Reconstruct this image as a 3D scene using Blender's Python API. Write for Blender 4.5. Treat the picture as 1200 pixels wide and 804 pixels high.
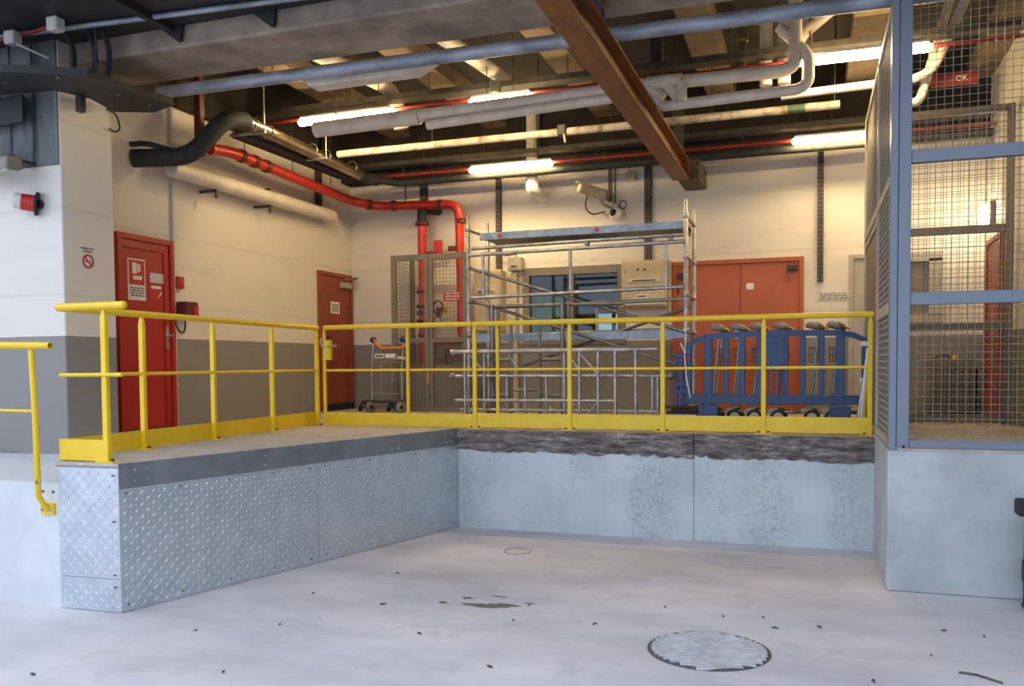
import bpy, math, random
from mathutils import Vector, Matrix
random.seed(7)
PI = math.pi
scene = bpy.context.scene
col = scene.collection
for _o in list(bpy.data.objects):
    bpy.data.objects.remove(_o)

# ------------------------------------------------------------------ camera
cd = bpy.data.cameras.new('camera'); cam = bpy.data.objects.new('camera', cd); col.objects.link(cam)
cd.sensor_width = 36.0; cd.lens = 1009.15 / 1200 * 36
cd.shift_y = (467.63 - 402.0) / 1200
cd.clip_start = 0.05; cd.clip_end = 200
_yaw, _pit, _rol = .335146, -.0401893, -.0079428
_F = Vector((-math.sin(_yaw)*math.cos(_pit), math.cos(_yaw)*math.cos(_pit), math.sin(_pit)))
_R0 = Vector((math.cos(_yaw), math.sin(_yaw), 0)); _U0 = _R0.cross(_F)
_R = _R0*math.cos(_rol) + _U0*math.sin(_rol); _U = -_R0*math.sin(_rol) + _U0*math.cos(_rol)
_m = Matrix((_R, _U, -_F)).transposed().to_4x4(); _m.translation = (0, 0, 1.6)
cam.matrix_world = _m
scene.camera = cam

# ------------------------------------------------------------------ sky and exposure
w = bpy.data.worlds.new('overcast_sky'); scene.world = w; w.use_nodes = True
bg = w.node_tree.nodes['Background']
bg.inputs[0].default_value = (0.75, 0.87, 1.10, 1); bg.inputs[1].default_value = 1.45
scene.view_settings.view_transform = 'Standard'; scene.view_settings.look = 'None'
scene.view_settings.gamma = 1.0; scene.view_settings.use_curve_mapping = False
scene.view_settings.exposure = 0.5
LAMP = 70.0

# ------------------------------------------------------------------ materials
def lin(r, g, b):
    f = lambda c: (c/255/12.92) if c/255 <= .04045 else ((c/255+.055)/1.055)**2.4
    return (f(r), f(g), f(b), 1)

def new_mat(name):
    m = bpy.data.materials.new(name); m.use_nodes = True
    nt = m.node_tree
    return m, nt, nt.nodes['Principled BSDF']

def coords(nt, scale=(1, 1, 1)):
    tc = nt.nodes.new('ShaderNodeTexCoord'); mp = nt.nodes.new('ShaderNodeMapping')
    mp.inputs['Scale'].default_value = scale
    nt.links.new(tc.outputs['Object'], mp.inputs[0]); return mp.outputs[0]

def noise(nt, vec, scale, detail=4, rough=.6):
    n = nt.nodes.new('ShaderNodeTexNoise'); n.inputs['Scale'].default_value = scale
    n.inputs['Detail'].default_value = detail; n.inputs['Roughness'].default_value = rough
    nt.links.new(vec, n.inputs['Vector']); return n.outputs['Fac']

def ramp(nt, fac, stops):
    r = nt.nodes.new('ShaderNodeValToRGB'); cr = r.color_ramp
    while len(cr.elements) < len(stops): cr.elements.new(.5)
    for e, (p, c) in zip(cr.elements, stops):
        e.position = p; e.color = c if len(c) == 4 else (*c, 1)
    nt.links.new(fac, r.inputs[0]); return r.outputs[0]

def mix(nt, fac, a, b):
    n = nt.nodes.new('ShaderNodeMix'); n.data_type = 'RGBA'
    for s, v in ((n.inputs[0], fac), (n.inputs[6], a), (n.inputs[7], b)):
        if hasattr(v, 'links'): nt.links.new(v, s)
        else: s.default_value = v
    return n.outputs[2]

def bump(nt, bsdf, h, strength=.3, dist=.01):
    b = nt.nodes.new('ShaderNodeBump'); b.inputs['Strength'].default_value = strength
    b.inputs['Distance'].default_value = dist
    nt.links.new(h, b.inputs['Height']); nt.links.new(b.outputs[0], bsdf.inputs['Normal'])

def mat(name, c, c2=None, rough=.6, metal=0., scale=6, stretch=(1, 1, 1), bmp=0., lo=.35, hi=.7, bscale=None):
    m, nt, b = new_mat(name)
    b.inputs['Roughness'].default_value = rough; b.inputs['Metallic'].default_value = metal
    if c2 is None:
        c2 = tuple(x*.8 for x in c[:3]) + (1,)
    v = coords(nt, stretch); n = noise(nt, v, scale)
    nt.links.new(ramp(nt, n, [(lo, c2), (hi, c)]), b.inputs['Base Color'])
    if bmp: bump(nt, b, noise(nt, v, bscale or scale*4), bmp, .006)
    return m

def emit(name, c, s):
    m, nt, b = new_mat(name)
    b.inputs['Base Color'].default_value = (.8, .8, .8, 1)
    b.inputs['Emission Color'].default_value = c; b.inputs['Emission Strength'].default_value = s
    return m

M = {}
def ground_mat():
    m, nt, b = new_mat('yard_concrete'); v = coords(nt)
    big = noise(nt, coords(nt, (.5, 1.1, 1)), 1.1, 5, .6)
    c = ramp(nt, big, [(.3, lin(172, 168, 171)), (.5, lin(196, 190, 190)), (.7, lin(216, 209, 206))])
    streak = ramp(nt, noise(nt, coords(nt, (.35, 1.6, 1)), 2.2, 6, .65), [(.52, (0, 0, 0)), (.75, (.5, .5, .5))])
    c = mix(nt, streak, c, lin(212, 207, 203))
    dark = ramp(nt, noise(nt, v, 3.1, 7, .72), [(.54, (0, 0, 0)), (.74, (.5, .5, .5))])
    c = mix(nt, dark, c, lin(146, 142, 142))
    spk = ramp(nt, noise(nt, coords(nt, (1, .5, 1)), 38, 3, .5), [(.71, (0, 0, 0)), (.76, (.6, .6, .6))])
    c = mix(nt, spk, c, lin(116, 112, 108))
    nt.links.new(c, b.inputs['Base Color']); b.inputs['Roughness'].default_value = .75
    bump(nt, b, noise(nt, v, 30, 6, .7), .12, .006); return m
M['ground'] = ground_mat()

def painted_wall(name, up, low, zline, dirt=.25):
    m, nt, b = new_mat(name); v = coords(nt)
    sep = nt.nodes.new('ShaderNodeSeparateXYZ'); nt.links.new(v, sep.inputs[0])
    gt = nt.nodes.new('ShaderNodeMath'); gt.operation = 'GREATER_THAN'; gt.inputs[1].default_value = zline
    nt.links.new(sep.outputs[2], gt.inputs[0])
    c = mix(nt, gt.outputs[0], low, up)
    st = ramp(nt, noise(nt, coords(nt, (.6, .6, 2.2)), 2.2, 6, .65), [(.5, (0, 0, 0)), (.85, (dirt,)*3)])
    c = mix(nt, st, c, lin(120, 108, 95))
    wv = nt.nodes.new('ShaderNodeTexWave'); wv.bands_direction = 'Z'; wv.inputs['Scale'].default_value = .42
    wv.inputs['Distortion'].default_value = .25; wv.inputs['Detail'].default_value = 2
    nt.links.new(v, wv.inputs['Vector'])
    ln = ramp(nt, wv.outputs['Fac'], [(0, (.28,)*3), (.006, (0, 0, 0))])
    ln2 = nt.nodes.new('ShaderNodeMath'); ln2.operation = 'MULTIPLY'
    nt.links.new(ln, ln2.inputs[0]); nt.links.new(noise(nt, coords(nt, (1, 1, .2)), 1.7), ln2.inputs[1])
    c = mix(nt, ln2.outputs[0], c, lin(130, 118, 100))
    nt.links.new(c, b.inputs['Base Color']); b.inputs['Roughness'].default_value = .7
    bump(nt, b, noise(nt, v, 14, 6, .65), .15, .01); return m
CREAM = lin(222, 214, 202); GREY = lin(138, 133, 128)
M['wall'] = painted_wall('cream_wall_paint', CREAM, GREY, 1.905)
M['pillar'] = painted_wall('pillar_paint', CREAM, GREY, 1.88, .12)

def dock_mat():
    m, nt, b = new_mat('stained_dock_concrete'); v = coords(nt)
    c = ramp(nt, noise(nt, v, 1.4, 5), [(.35, lin(182, 190, 192)), (.7, lin(206, 213, 215))])
    zone = ramp(nt, noise(nt, coords(nt, (1, 1, .12)), 2.1, 3), [(.38, (0, 0, 0)), (.64, (1, 1, 1))])
    veins = ramp(nt, noise(nt, v, 26, 9, .78), [(.47, (0, 0, 0)), (.60, (1, 1, 1))])
    mu = nt.nodes.new('ShaderNodeMath'); mu.operation = 'MULTIPLY'
    nt.links.new(zone, mu.inputs[0]); nt.links.new(veins, mu.inputs[1])
    mu2 = nt.nodes.new('ShaderNodeMath'); mu2.operation = 'MULTIPLY'; mu2.inputs[1].default_value = .5
    nt.links.new(mu.outputs[0], mu2.inputs[0])
    c = mix(nt, mu2.outputs[0], c, lin(98, 98, 88))
    pit = ramp(nt, noise(nt, v, 55, 2, .4), [(.72, (0, 0, 0)), (.76, (.8, .8, .8))])
    c = mix(nt, pit, c, lin(70, 70, 66))
    nt.links.new(c, b.inputs['Base Color']); b.inputs['Roughness'].default_value = .85
    bump(nt, b, veins, .2, .004); return m
M['dock'] = dock_mat()
M['plinth'] = mat('smooth_plinth_concrete', lin(192, 196, 196), lin(160, 164, 164), .6, scale=2.4, bmp=.1)
M['landing'] = mat('white_landing_concrete', lin(214, 216, 216), lin(198, 200, 202), .8, scale=3, bmp=.2)
M['dockfloor'] = mat('dock_floor_concrete', lin(196, 178, 160), lin(160, 146, 134), .8, scale=4, bmp=.2)

def edge_mat():
    m, nt, b = new_mat('weathered_dock_edge')
    v = coords(nt, (.9, 1, 5))
    c = ramp(nt, noise(nt, v, 5, 9, .75), [(.3, lin(48, 44, 42)), (.45, lin(104, 96, 92)), (.56, lin(150, 138, 130)), (.70, lin(212, 204, 198))])
    r = ramp(nt, noise(nt, coords(nt), 3.2, 3), [(.62, (0, 0, 0)), (.7, (.6, .6, .6))])
    c = mix(nt, r, c, lin(96, 60, 46))
    nt.links.new(c, b.inputs['Base Color']); b.inputs['Roughness'].default_value = .9
    bump(nt, b, noise(nt, v, 7, 9, .75), .9, .03); return m
M['edge'] = edge_mat()
M['soffit'] = mat('board_marked_beam_concrete', lin(170, 154, 136), lin(122, 110, 98), .9, scale=3, bmp=.4)
M['slab'] = mat('sooty_ceiling_slab', lin(56, 48, 42), lin(34, 30, 27), .95, scale=2.5, bmp=.3)
M['joist'] = mat('tan_joist_concrete', lin(134, 114, 88), lin(108, 92, 72), .9, scale=4, bmp=.25)
M['canopy'] = mat('dark_canopy_steel', lin(44, 44, 44), lin(28, 28, 28), .6, scale=3)
M['rawconc'] = mat('raw_grey_concrete', lin(122, 126, 124), lin(82, 86, 86), .9, scale=4, stretch=(2, 2, .4), bmp=.4)
M['yellow'] = mat('yellow_safety_paint', lin(240, 204, 42), lin(230, 190, 26), .38, scale=8)
M['oldyellow'] = mat('chipped_yellow_paint', lin(232, 194, 30), lin(120, 84, 22), .45, scale=14, lo=.28, hi=.36)
M['tread'] = mat('galvanised_tread_plate', lin(204, 211, 216), lin(186, 194, 200), .32, .6, scale=9)
M['apron'] = mat('galvanised_flat_steel', lin(150, 156, 160), lin(128, 134, 140), .45, .6, scale=5)
def deck_mat():
    m, nt, b = new_mat('gritted_ramp_deck'); v = coords(nt)
    c = ramp(nt, noise(nt, v, 5), [(.35, lin(168, 158, 146)), (.7, lin(192, 182, 168))])
    vo = nt.nodes.new('ShaderNodeTexVoronoi'); vo.inputs['Scale'].default_value = 42; nt.links.new(v, vo.inputs['Vector'])
    dots = ramp(nt, vo.outputs['Distance'], [(.18, (1, 1, 1)), (.34, (0, 0, 0))])
    c = mix(nt, dots, c, lin(216, 206, 190))
    nt.links.new(c, b.inputs['Base Color']); b.inputs['Roughness'].default_value = .6
    b.inputs['Metallic'].default_value = .15
    bump(nt, b, dots, .4, .004); return m
M['deck'] = deck_mat()
M['bluegrey'] = mat('blue_grey_cage_paint', lin(124, 133, 145), lin(116, 125, 137), .42, scale=3)
M['wire'] = mat('galvanised_wire', lin(142, 130, 112), lin(116, 106, 92), .5, .2, scale=20)
M['cagebrown'] = mat('taupe_frame_paint', lin(128, 118, 104), lin(112, 104, 92), .5, scale=4)
M['sidebar'] = mat('cream_grey_frame_paint', lin(186, 178, 164), lin(160, 152, 140), .5, scale=4)
M['red'] = mat('red_door_paint', lin(178, 38, 32), lin(166, 32, 28), .45, scale=3)
M['brick'] = mat('brick_red_door_paint', lin(146, 70, 48), lin(136, 62, 43), .5, scale=2.5)
M['orangebrown'] = mat('orange_brown_door_paint', lin(176, 90, 46), lin(164, 82, 42), .5, scale=2.5)
M['pipered'] = mat('red_pipe_enamel', lin(198, 46, 32), lin(172, 36, 26), .35, scale=6)
M['darkred'] = mat('dull_red_pipe_paint', lin(146, 38, 30), lin(120, 30, 26), .5, scale=6)
M['clamp'] = mat('dark_red_clamp', lin(104, 34, 28), lin(82, 26, 24), .5, scale=12)
M['alu'] = mat('scaffold_aluminium', lin(196, 194, 190), lin(150, 148, 144), .38, .75, scale=12)
M['darkalu'] = mat('worn_scaffold_tube', lin(150, 144, 136), lin(112, 106, 100), .42, .7, scale=12)
M['plank'] = mat('scaffold_deck_side', lin(160, 170, 178), lin(120, 130, 140), .45, .4, scale=10)
M['black'] = mat('black_rubber', lin(34, 34, 36), lin(24, 24, 26), .6, scale=9)
M['darkdeck'] = mat('brown_deck_board', lin(70, 58, 48), lin(52, 44, 38), .8, scale=9)
M['galv'] = mat('galvanised_pipe', lin(168, 176, 186), lin(120, 126, 134), .5, .35, scale=8, stretch=(.4, 1, 1))
M['white'] = mat('white_drain_pipe', lin(226, 218, 204), lin(204, 195, 180), .45, scale=5)
M['dirtywhite'] = mat('grimy_white_pipe', lin(212, 200, 178), lin(140, 126, 106), .6, scale=9, lo=.34, hi=.55)
M['steel'] = mat('stainless_tube', lin(176, 164, 142), lin(150, 138, 118), .28, .9, scale=5)
M['insul'] = mat('black_pipe_insulation', lin(48, 52, 52), lin(32, 35, 36), .75, scale=16, bmp=.5)
M['tray'] = mat('dark_cable_tray', lin(78, 72, 66), lin(52, 48, 44), .6, .2, scale=9)
M['rust'] = mat('rust_brown_beam_paint', lin(142, 88, 44), lin(110, 64, 32), .5, scale=6, stretch=(2, .5, 2))
M['blockconc'] = mat('grimy_concrete_block', lin(122, 110, 84), lin(76, 66, 50), .9, scale=14, bmp=.5)
M['beige'] = mat('beige_cabinet_paint', lin(196, 182, 150), lin(184, 170, 138), .5, scale=3)
M['greybox'] = mat('grey_green_case', lin(176, 172, 148), lin(160, 156, 134), .5, scale=4)
M['lightgrey'] = mat('light_grey_plastic', lin(206, 204, 196), lin(190, 188, 180), .5, scale=6)
M['paper'] = mat('white_notice', lin(232, 228, 220), lin(222, 218, 210), .7, scale=6)
M['ink'] = mat('dark_print', lin(60, 56, 54), lin(48, 46, 44), .8, scale=6)
M['blue'] = mat('blue_barrier_plastic', lin(50, 82, 124), lin(40, 70, 110), .42, scale=5)
M['navy'] = mat('navy_plastic_knob', lin(30, 56, 98), lin(24, 46, 84), .4, scale=5)
M['orange'] = mat('orange_handle_grip', lin(240, 128, 36), lin(228, 116, 30), .4, scale=5)
M['greyplastic'] = mat('grey_handle_plastic', lin(132, 128, 120), lin(112, 108, 102), .5, scale=6)
M['cartyellow'] = mat('yellow_grip_plastic', lin(246, 196, 20), lin(236, 184, 16), .4, scale=5)
M['greendark'] = mat('green_notice_board', lin(44, 104, 66), lin(32, 84, 52), .7, scale=16, bmp=.3)
M['room'] = mat('office_wall_paint', lin(150, 148, 142), lin(138, 136, 130), .8, scale=2)
M['castiron'] = mat('worn_cast_iron', lin(204, 207, 213), lin(172, 176, 184), .5, .3, scale=14)
M['gap'] = mat('dirt_filled_gap', lin(98, 97, 98), lin(74, 73, 74), .9, scale=20)
M['leaf'] = mat('dry_brown_leaf', lin(104, 92, 76), lin(80, 70, 58), .9, scale=20)
M['stain'] = mat('damp_grit', lin(126, 116, 102), lin(96, 88, 76), .95, scale=24)
M['signyellow'] = mat('yellow_plate', lin(214, 178, 48), lin(200, 164, 40), .5, scale=6)
M['signred'] = mat('red_sign_plate', lin(196, 38, 34), lin(184, 32, 30), .5, scale=6)
M['greyjoin'] = mat('green_pipe_band', lin(82, 104, 76), lin(70, 92, 66), .6, scale=8)
M['lamp'] = emit('warm_tube_light', (1, .74, .36, 1), LAMP)
M['bulkhead'] = emit('bulkhead_light', (1, .84, .55, 1), LAMP*.6)
M['pane_glow'] = emit('added_blue_glow', (.45, .7, 1, 1), .45)  # added glow, gives the office window its pale blue patches
def glass_mat():
    m, nt, b = new_mat('window_glass')
    tr = nt.nodes.new('ShaderNodeBsdfTransparent'); tr.inputs[0].default_value = (.8, .85, .83, 1)
    gl = nt.nodes.new('ShaderNodeBsdfGlossy'); gl.inputs['Roughness'].default_value = .04
    mx = nt.nodes.new('ShaderNodeMixShader'); mx.inputs[0].default_value = .04
    nt.links.new(tr.outputs[0], mx.inputs[1]); nt.links.new(gl.outputs[0], mx.inputs[2])
    nt.links.new(mx.outputs[0], nt.nodes['Material Output'].inputs[0]); nt.nodes.remove(b); return m
M['glass'] = glass_mat()

# ------------------------------------------------------------------ mesh builder
class MB:
    def __init__(s): s.v = []; s.f = []; s.sm = []
    def add(s, vs, fs, smooth=False):
        o = len(s.v); s.v += [tuple(p) for p in vs]
        for f in fs: s.f.append([i+o for i in f]); s.sm.append(smooth)
        return s
    def box(s, x0, x1, y0, y1, z0, z1):
        vs = [(x, y, z) for z in (z0, z1) for y in (y0, y1) for x in (x0, x1)]
        return s.add(vs, [(0, 2, 3, 1), (4, 5, 7, 6), (0, 1, 5, 4), (2, 6, 7, 3), (0, 4, 6, 2), (1, 3, 7, 5)])
    def cbox(s, x0, x1, y0, y1, z0, z1, b=.004):
        c = Vector(((x0+x1)/2, (y0+y1)/2, (z0+z1)/2)); h = Vector(((x1-x0)/2, (y1-y0)/2, (z1-z0)/2))
        return s.obox(c, h*2, None, b)
    def obox(s, c, size, rot=None, b=0.):
        c = Vector(c); h = [abs(d)/2 for d in size]; b = min(b, min(h)*.45)
        rot = rot or Matrix.Identity(3)
        if b <= 0:
            vs = [c + rot @ Vector((sx*h[0], sy*h[1], sz*h[2])) for sz in (-1, 1) for sy in (-1, 1) for sx in (-1, 1)]
            return s.add(vs, [(0, 2, 3, 1), (4, 5, 7, 6), (0, 1, 5, 4), (2, 6, 7, 3), (0, 4, 6, 2), (1, 3, 7, 5)])
        idx = {}; vs = []
        for sx in (-1, 1):
            for sy in (-1, 1):
                for sz in (-1, 1):
                    for a in range(3):
                        q = [sx*h[0], sy*h[1], sz*h[2]]; sg = (sx, sy, sz)
                        for k in range(3):
                            if k != a: q[k] -= sg[k]*b
                        idx[(sx, sy, sz, a)] = len(vs); vs.append(c + rot @ Vector(q))
        fs = []
        for a in range(3):
            for sg in (-1, 1):
                o = [k for k in range(3) if k != a]; quad = []
                for p, q in ((-1, -1), (1, -1), (1, 1), (-1, 1)):
                    t = [0, 0, 0]; t[a] = sg; t[o[0]] = p; t[o[1]] = q; quad.append(idx[(*t, a)])
                fs.append(quad)
        for a in range(3):
            o = [k for k in range(3) if k != a]
            for p in (-1, 1):
                for q in (-1, 1):
                    e = []
                    for sg in (-1, 1):
                        t = [0, 0, 0]; t[a] = sg; t[o[0]] = p; t[o[1]] = q
                        e.append((idx[(*t, o[0])], idx[(*t, o[1])]))
                    fs.append([e[0][0], e[0][1], e[1][1], e[1][0]])
        for sx in (-1, 1):
            for sy in (-1, 1):
                for sz in (-1, 1): fs.append([idx[(sx, sy, sz, a)] for a in range(3)])
        return s.add(vs, fs)
    def path(s, pts, r, n=10, caps=True, closed=False):
        P = [Vector(p) for p in pts]; k = len(P)
        R = r if isinstance(r, (list, tuple)) else [r]*k
        T = []
        for i in range(k):
            a = P[i]-P[i-1] if (i > 0 or closed) else P[1]-P[0]
            b = P[(i+1) % k]-P[i] if (i < k-1 or closed) else P[-1]-P[-2]
            t = a.normalized()+b.normalized(); T.append(t.normalized() if t.length > 1e-6 else b.normalized())
        ref = Vector((0, 0, 1)) if abs(T[0].z) < .9 else Vector((1, 0, 0))
        N = (ref - T[0]*ref.dot(T[0])).normalized(); vs = []
        for i in range(k):
            N = (N - T[i]*N.dot(T[i])).normalized(); B = T[i].cross(N)
            a = (P[i]-P[i-1]).normalized() if i > 0 else T[i]
            sc = 1/max(.5, T[i].dot(a))
            side = T[i].cross(a) if i > 0 else Vector()
            for j in range(n):
                th = 2*PI*j/n; d = N*math.cos(th)+B*math.sin(th)
                if 0 < i < k-1 and side.length > 1e-4:
                    m = side.normalized().cross(T[i]); d = d + m*(d.dot(m))*(sc-1)
                vs.append(P[i]+d*R[i])
        fs = []
        for i in range(k if closed else k-1):
            a = i*n; b = ((i+1) % k)*n
            for j in range(n): fs.append((a+j, a+(j+1) % n, b+(j+1) % n, b+j))
        s.add(vs, fs, True)
        if caps and not closed:
            s.add(vs[:n], [tuple(range(n-1, -1, -1))]); s.add(vs[-n:], [tuple(range(n))])
        return s
    def tube(s, a, b, r, n=10): return s.path([a, b], r, n)
    def lathe(s, c, axis, prof, n=16):
        c = Vector(c); ax = Vector(axis).normalized()
        ref = Vector((0, 0, 1)) if abs(ax.z) < .9 else Vector((1, 0, 0))
        N = ref.cross(ax).normalized(); B = ax.cross(N); vs = []
        for r, h in prof:
            for j in range(n):
                th = 2*PI*j/n; vs.append(c+ax*h+(N*math.cos(th)+B*math.sin(th))*max(r, 1e-4))
        fs = [(i*n+j, i*n+(j+1) % n, (i+1)*n+(j+1) % n, (i+1)*n+j) for i in range(len(prof)-1) for j in range(n)]
        s.add(vs, fs, True)
        s.add(vs[:n], [tuple(range(n-1, -1, -1))]); s.add(vs[-n:], [tuple(range(n))]); return s
    def ball(s, c, r, n=12, sq=(1, 1, 1)):
        c = Vector(c); vs = []; k = n//2
        for i in range(k+1):
            ph = PI*i/k
            for j in range(n):
                th = 2*PI*j/n
                vs.append(c+Vector((r*sq[0]*math.sin(ph)*math.cos(th), r*sq[1]*math.sin(ph)*math.sin(th), r*sq[2]*math.cos(ph))))
        return s.add(vs, [(i*n+j, (i+1)*n+j, (i+1)*n+(j+1) % n, i*n+(j+1) % n) for i in range(k) for j in range(n)], True)
    def prism(s, poly, ext):
        e = Vector(ext); n = len(poly); vs = [Vector(p) for p in poly]; vs += [p+e for p in vs]
        return s.add(vs, [tuple(range(n-1, -1, -1)), tuple(range(n, 2*n))]+[(i, (i+1) % n, n+(i+1) % n, n+i) for i in range(n)])

def rounded(pts, rad=.1, seg=5):
    P = [Vector(p) for p in pts]; out = [P[0]]
    for i in range(1, len(P)-1):
        a, b, c = P[i-1], P[i], P[i+1]
        d = min(rad, (a-b).length*.49, (c-b).length*.49)
        p0 = b+(a-b).normalized()*d; p2 = b+(c-b).normalized()*d
        for k in range(seg+1):
            t = k/seg; out.append(p0*(1-t)**2+b*2*t*(1-t)+p2*t*t)
    out.append(P[-1]); return out

def mesh_of(mb, name, off=Vector((0, 0, 0))):
    me = bpy.data.meshes.new(name)
    me.from_pydata([(x-off.x, y-off.y, z-off.z) for x, y, z in mb.v], [], mb.f)
    me.polygons.foreach_set('use_smooth', mb.sm); me.update(); return me

BASE = {}
def thing(name, label, cat, loc, group=None):
    o = bpy.data.objects.new(name, None); col.objects.link(o); o.empty_display_size = .1
    o.location = loc; o['label'] = label; o['category'] = cat
    if group: o['group'] = group
    BASE[o] = Vector(loc); return o
def part(mb, name, m, parent, kind=None, label=None):
    off = BASE[parent]; me = mesh_of(mb, name, off); me.materials.append(M[m])
    o = bpy.data.objects.new(name, me); col.objects.link(o); o.parent = parent; BASE[o] = off
    if kind: o['kind'] = kind
    if label: o['label'] = label
    return o
def single(mb, name, m, label, cat, group=None, kind=None):
    xs, ys, zs = zip(*mb.v)
    off = Vector(((min(xs)+max(xs))/2, (min(ys)+max(ys))/2, min(zs)))
    me = mesh_of(mb, name, off); me.materials.append(M[m])
    o = bpy.data.objects.new(name, me); col.objects.link(o); o.location = off; BASE[o] = off
    o['label'] = label; o['category'] = cat
    if group: o['group'] = group
    if kind: o['kind'] = kind
    return o
def struct(mb, name, m, label=None):
    me = mesh_of(mb, name); me.materials.append(M[m])
    o = bpy.data.objects.new(name, me); col.objects.link(o); BASE[o] = Vector((0, 0, 0)); o['kind'] = 'structure'
    if label: o['label'] = label
    return o
def sempty(name, loc, label=None):
    o = bpy.data.objects.new(name, None); col.objects.link(o); o.location = loc; o['kind'] = 'structure'
    if label: o['label'] = label
    BASE[o] = Vector(loc); return o
def dup(root, delta, label=None, rz=0):
    r = root.copy(); col.objects.link(r); r.location = root.location + Vector(delta); BASE[r] = r.location
    if rz: r.rotation_euler.z += rz
    if label: r['label'] = label
    for ch in list(root.children):
        c = ch.copy(); col.objects.link(c); c.parent = r
        for g in list(ch.children):
            d = g.copy(); col.objects.link(d); d.parent = c
    return r

def text_mesh(body, size, origin, xdir, ydir, name, m, parent, off=.002):
    cu = bpy.data.curves.new(name, 'FONT'); cu.body = body; cu.size = size
    cu.align_x = 'CENTER'; cu.align_y = 'CENTER'; cu.extrude = .0008
    t = bpy.data.objects.new(name, cu); col.objects.link(t)
    bpy.context.view_layer.update()
    me = bpy.data.meshes.new_from_object(t.evaluated_get(bpy.context.evaluated_depsgraph_get()))
    bpy.data.objects.remove(t)
    xd, yd = Vector(xdir).normalized(), Vector(ydir).normalized(); nd = xd.cross(yd)
    base = BASE[parent]
    for v in me.vertices:
        v.co = Vector(origin)+xd*v.co.x+yd*v.co.y+nd*(v.co.z+off)-base
    me.materials.clear(); me.materials.append(M[m])
    o = bpy.data.objects.new(name, me); col.objects.link(o); o.parent = parent; BASE[o] = base; return o

def print_lines(parent, o, xd, zd, wid, rows, lh, m='ink', name='print', seed=1):
    # rows of unreadable word blocks on a notice
    rnd = random.Random(seed); xd, zd = Vector(xd), Vector(zd); nd = xd.cross(zd); mb = MB()
    for r in range(rows):
        x = rnd.uniform(0, .1)*wid
        while x < wid*.92:
            l = min(rnd.uniform(.1, .28)*wid, wid-x)
            a = Vector(o)+xd*x-zd*(r*lh); q = [a, a+xd*l, a+xd*l+zd*lh*.5, a+zd*lh*.5]
            mb.prism(q, nd*.001); x += l+.05*wid
    return part(mb, name, m, parent, 'stuff')

H = .965
# ================================================================== SETTING
b = MB(); n = 1
b.box(-30, 30, -25, 7.9, -.3, 0)
floor = struct(b, 'floor', 'ground', 'pale grey concrete yard floor')

# raised dock floor
b = MB()
b.prism([(-6.6, 6.5, .7), (-4.7, 6.5, .7), (-4.7, 7.86, .7), (.57, 7.86, .7), (.57, 6.56, .7), (1.99, 6.56, .7), (1.99, 11.45, .7), (-6.6, 11.45, .7)], (0, 0, H-.7))
struct(b, 'floor_dock', 'dockfloor', 'raised beige concrete dock floor')
b = MB()
b.box(-10, -4.72, 4.39, 5.83, .0, .835)
b.prism([(-6.6, 5.8, .5), (-6.6, 6.52, .5), (-6.6, 6.52, H-.001), (-6.6, 5.8, .834)], (1.87, 0, 0))
struct(b, 'floor_landing', 'landing', 'white painted concrete landing beside the steel ramp')

# dock face and worn edge
b = MB(); b.box(-3.34, -.999, 7.80, 8.05, 0, .80); b.box(-.989, .56, 7.80, 8.05, 0, .80); b.box(-1.01, -.98, 7.815, 8.0, 0, .8)
wd = struct(b, 'wall_dock', 'dock', 'stained pale concrete face of the dock')
def edge_piece(x0, x1, seed):
    rnd = random.Random(seed); nx = int((x1-x0)/.05); nz = 5; vs = []; fs = []
    for i in range(nx+1):
        low = .765-.02*(x0+(x1-x0)*i/nx+3.3)/3.8+.008*math.sin(i*.37+seed)+rnd.uniform(-.012, .012)
        for k in range(nz+1):
            z = low+(H-.004-low)*k/nz
            y = 7.785+rnd.uniform(-.012, .008)+(.02 if k == nz else 0)+(.01 if k == 0 else 0)
            vs.append((x0+(x1-x0)*i/nx, y, z))
        vs.append((x0+(x1-x0)*i/nx, 7.99, H-.002)); vs.append((x0+(x1-x0)*i/nx, 7.99, low))
    k = nz+3
    for i in range(nx):
        for j in range(k): fs.append((i*k+j, (i+1)*k+j, (i+1)*k+(j+1) % k, i*k+(j+1) % k))
    fs.append(tuple(range(k))); fs.append(tuple(nx*k+j for j in reversed(range(k))))
    mb = MB(); mb.add(vs, fs); return mb
part(edge_piece(-3.30, -.999, 1), 'edge_beam', 'edge', wd)
part(edge_piece(-.989, .50, 2), 'edge_beam', 'edge', wd)

# plinth under the cage
b = MB(); b.cbox(.5, 6, 6.47, 7.9, 0, .985, .012); struct(b, 'wall_plinth', 'plinth', 'smooth grey concrete plinth under the wire cage')
b = MB(); b.box(.56, 1.9, 6.475, 6.56, .98, 1.0); struct(b, 'trim_1', 'dockfloor')

# left wall, pillar
b = MB(); b.box(-6.8, -6.45, 6.3, 11.7, 0, 5.0); wl = struct(b, 'wall_left', 'wall', 'cream wall with grey lower band and two doors')
b = MB(); b.cbox(-6.72, -6.15, 5.83, 6.42, 0, 4.6, .008); struct(b, 'wall_pillar', 'pillar', 'square cream pillar beside the red door')
b = MB(); b.box(-10, -6.72, 5.87, 6.1, 0, 3.36); struct(b, 'wall_side', 'pillar', 'white wall left of the pillar')
b = MB(); b.box(-10, -6.16, 5.815, 6.0, 3.36, 4.6)
for x in (-6.95, -6.7): b.box(x-.02, x+.02, 5.80, 5.82, 3.36, 4.6)
struct(b, 'wall_upper', 'rawconc', 'raw grey concrete above the white wall')
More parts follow.
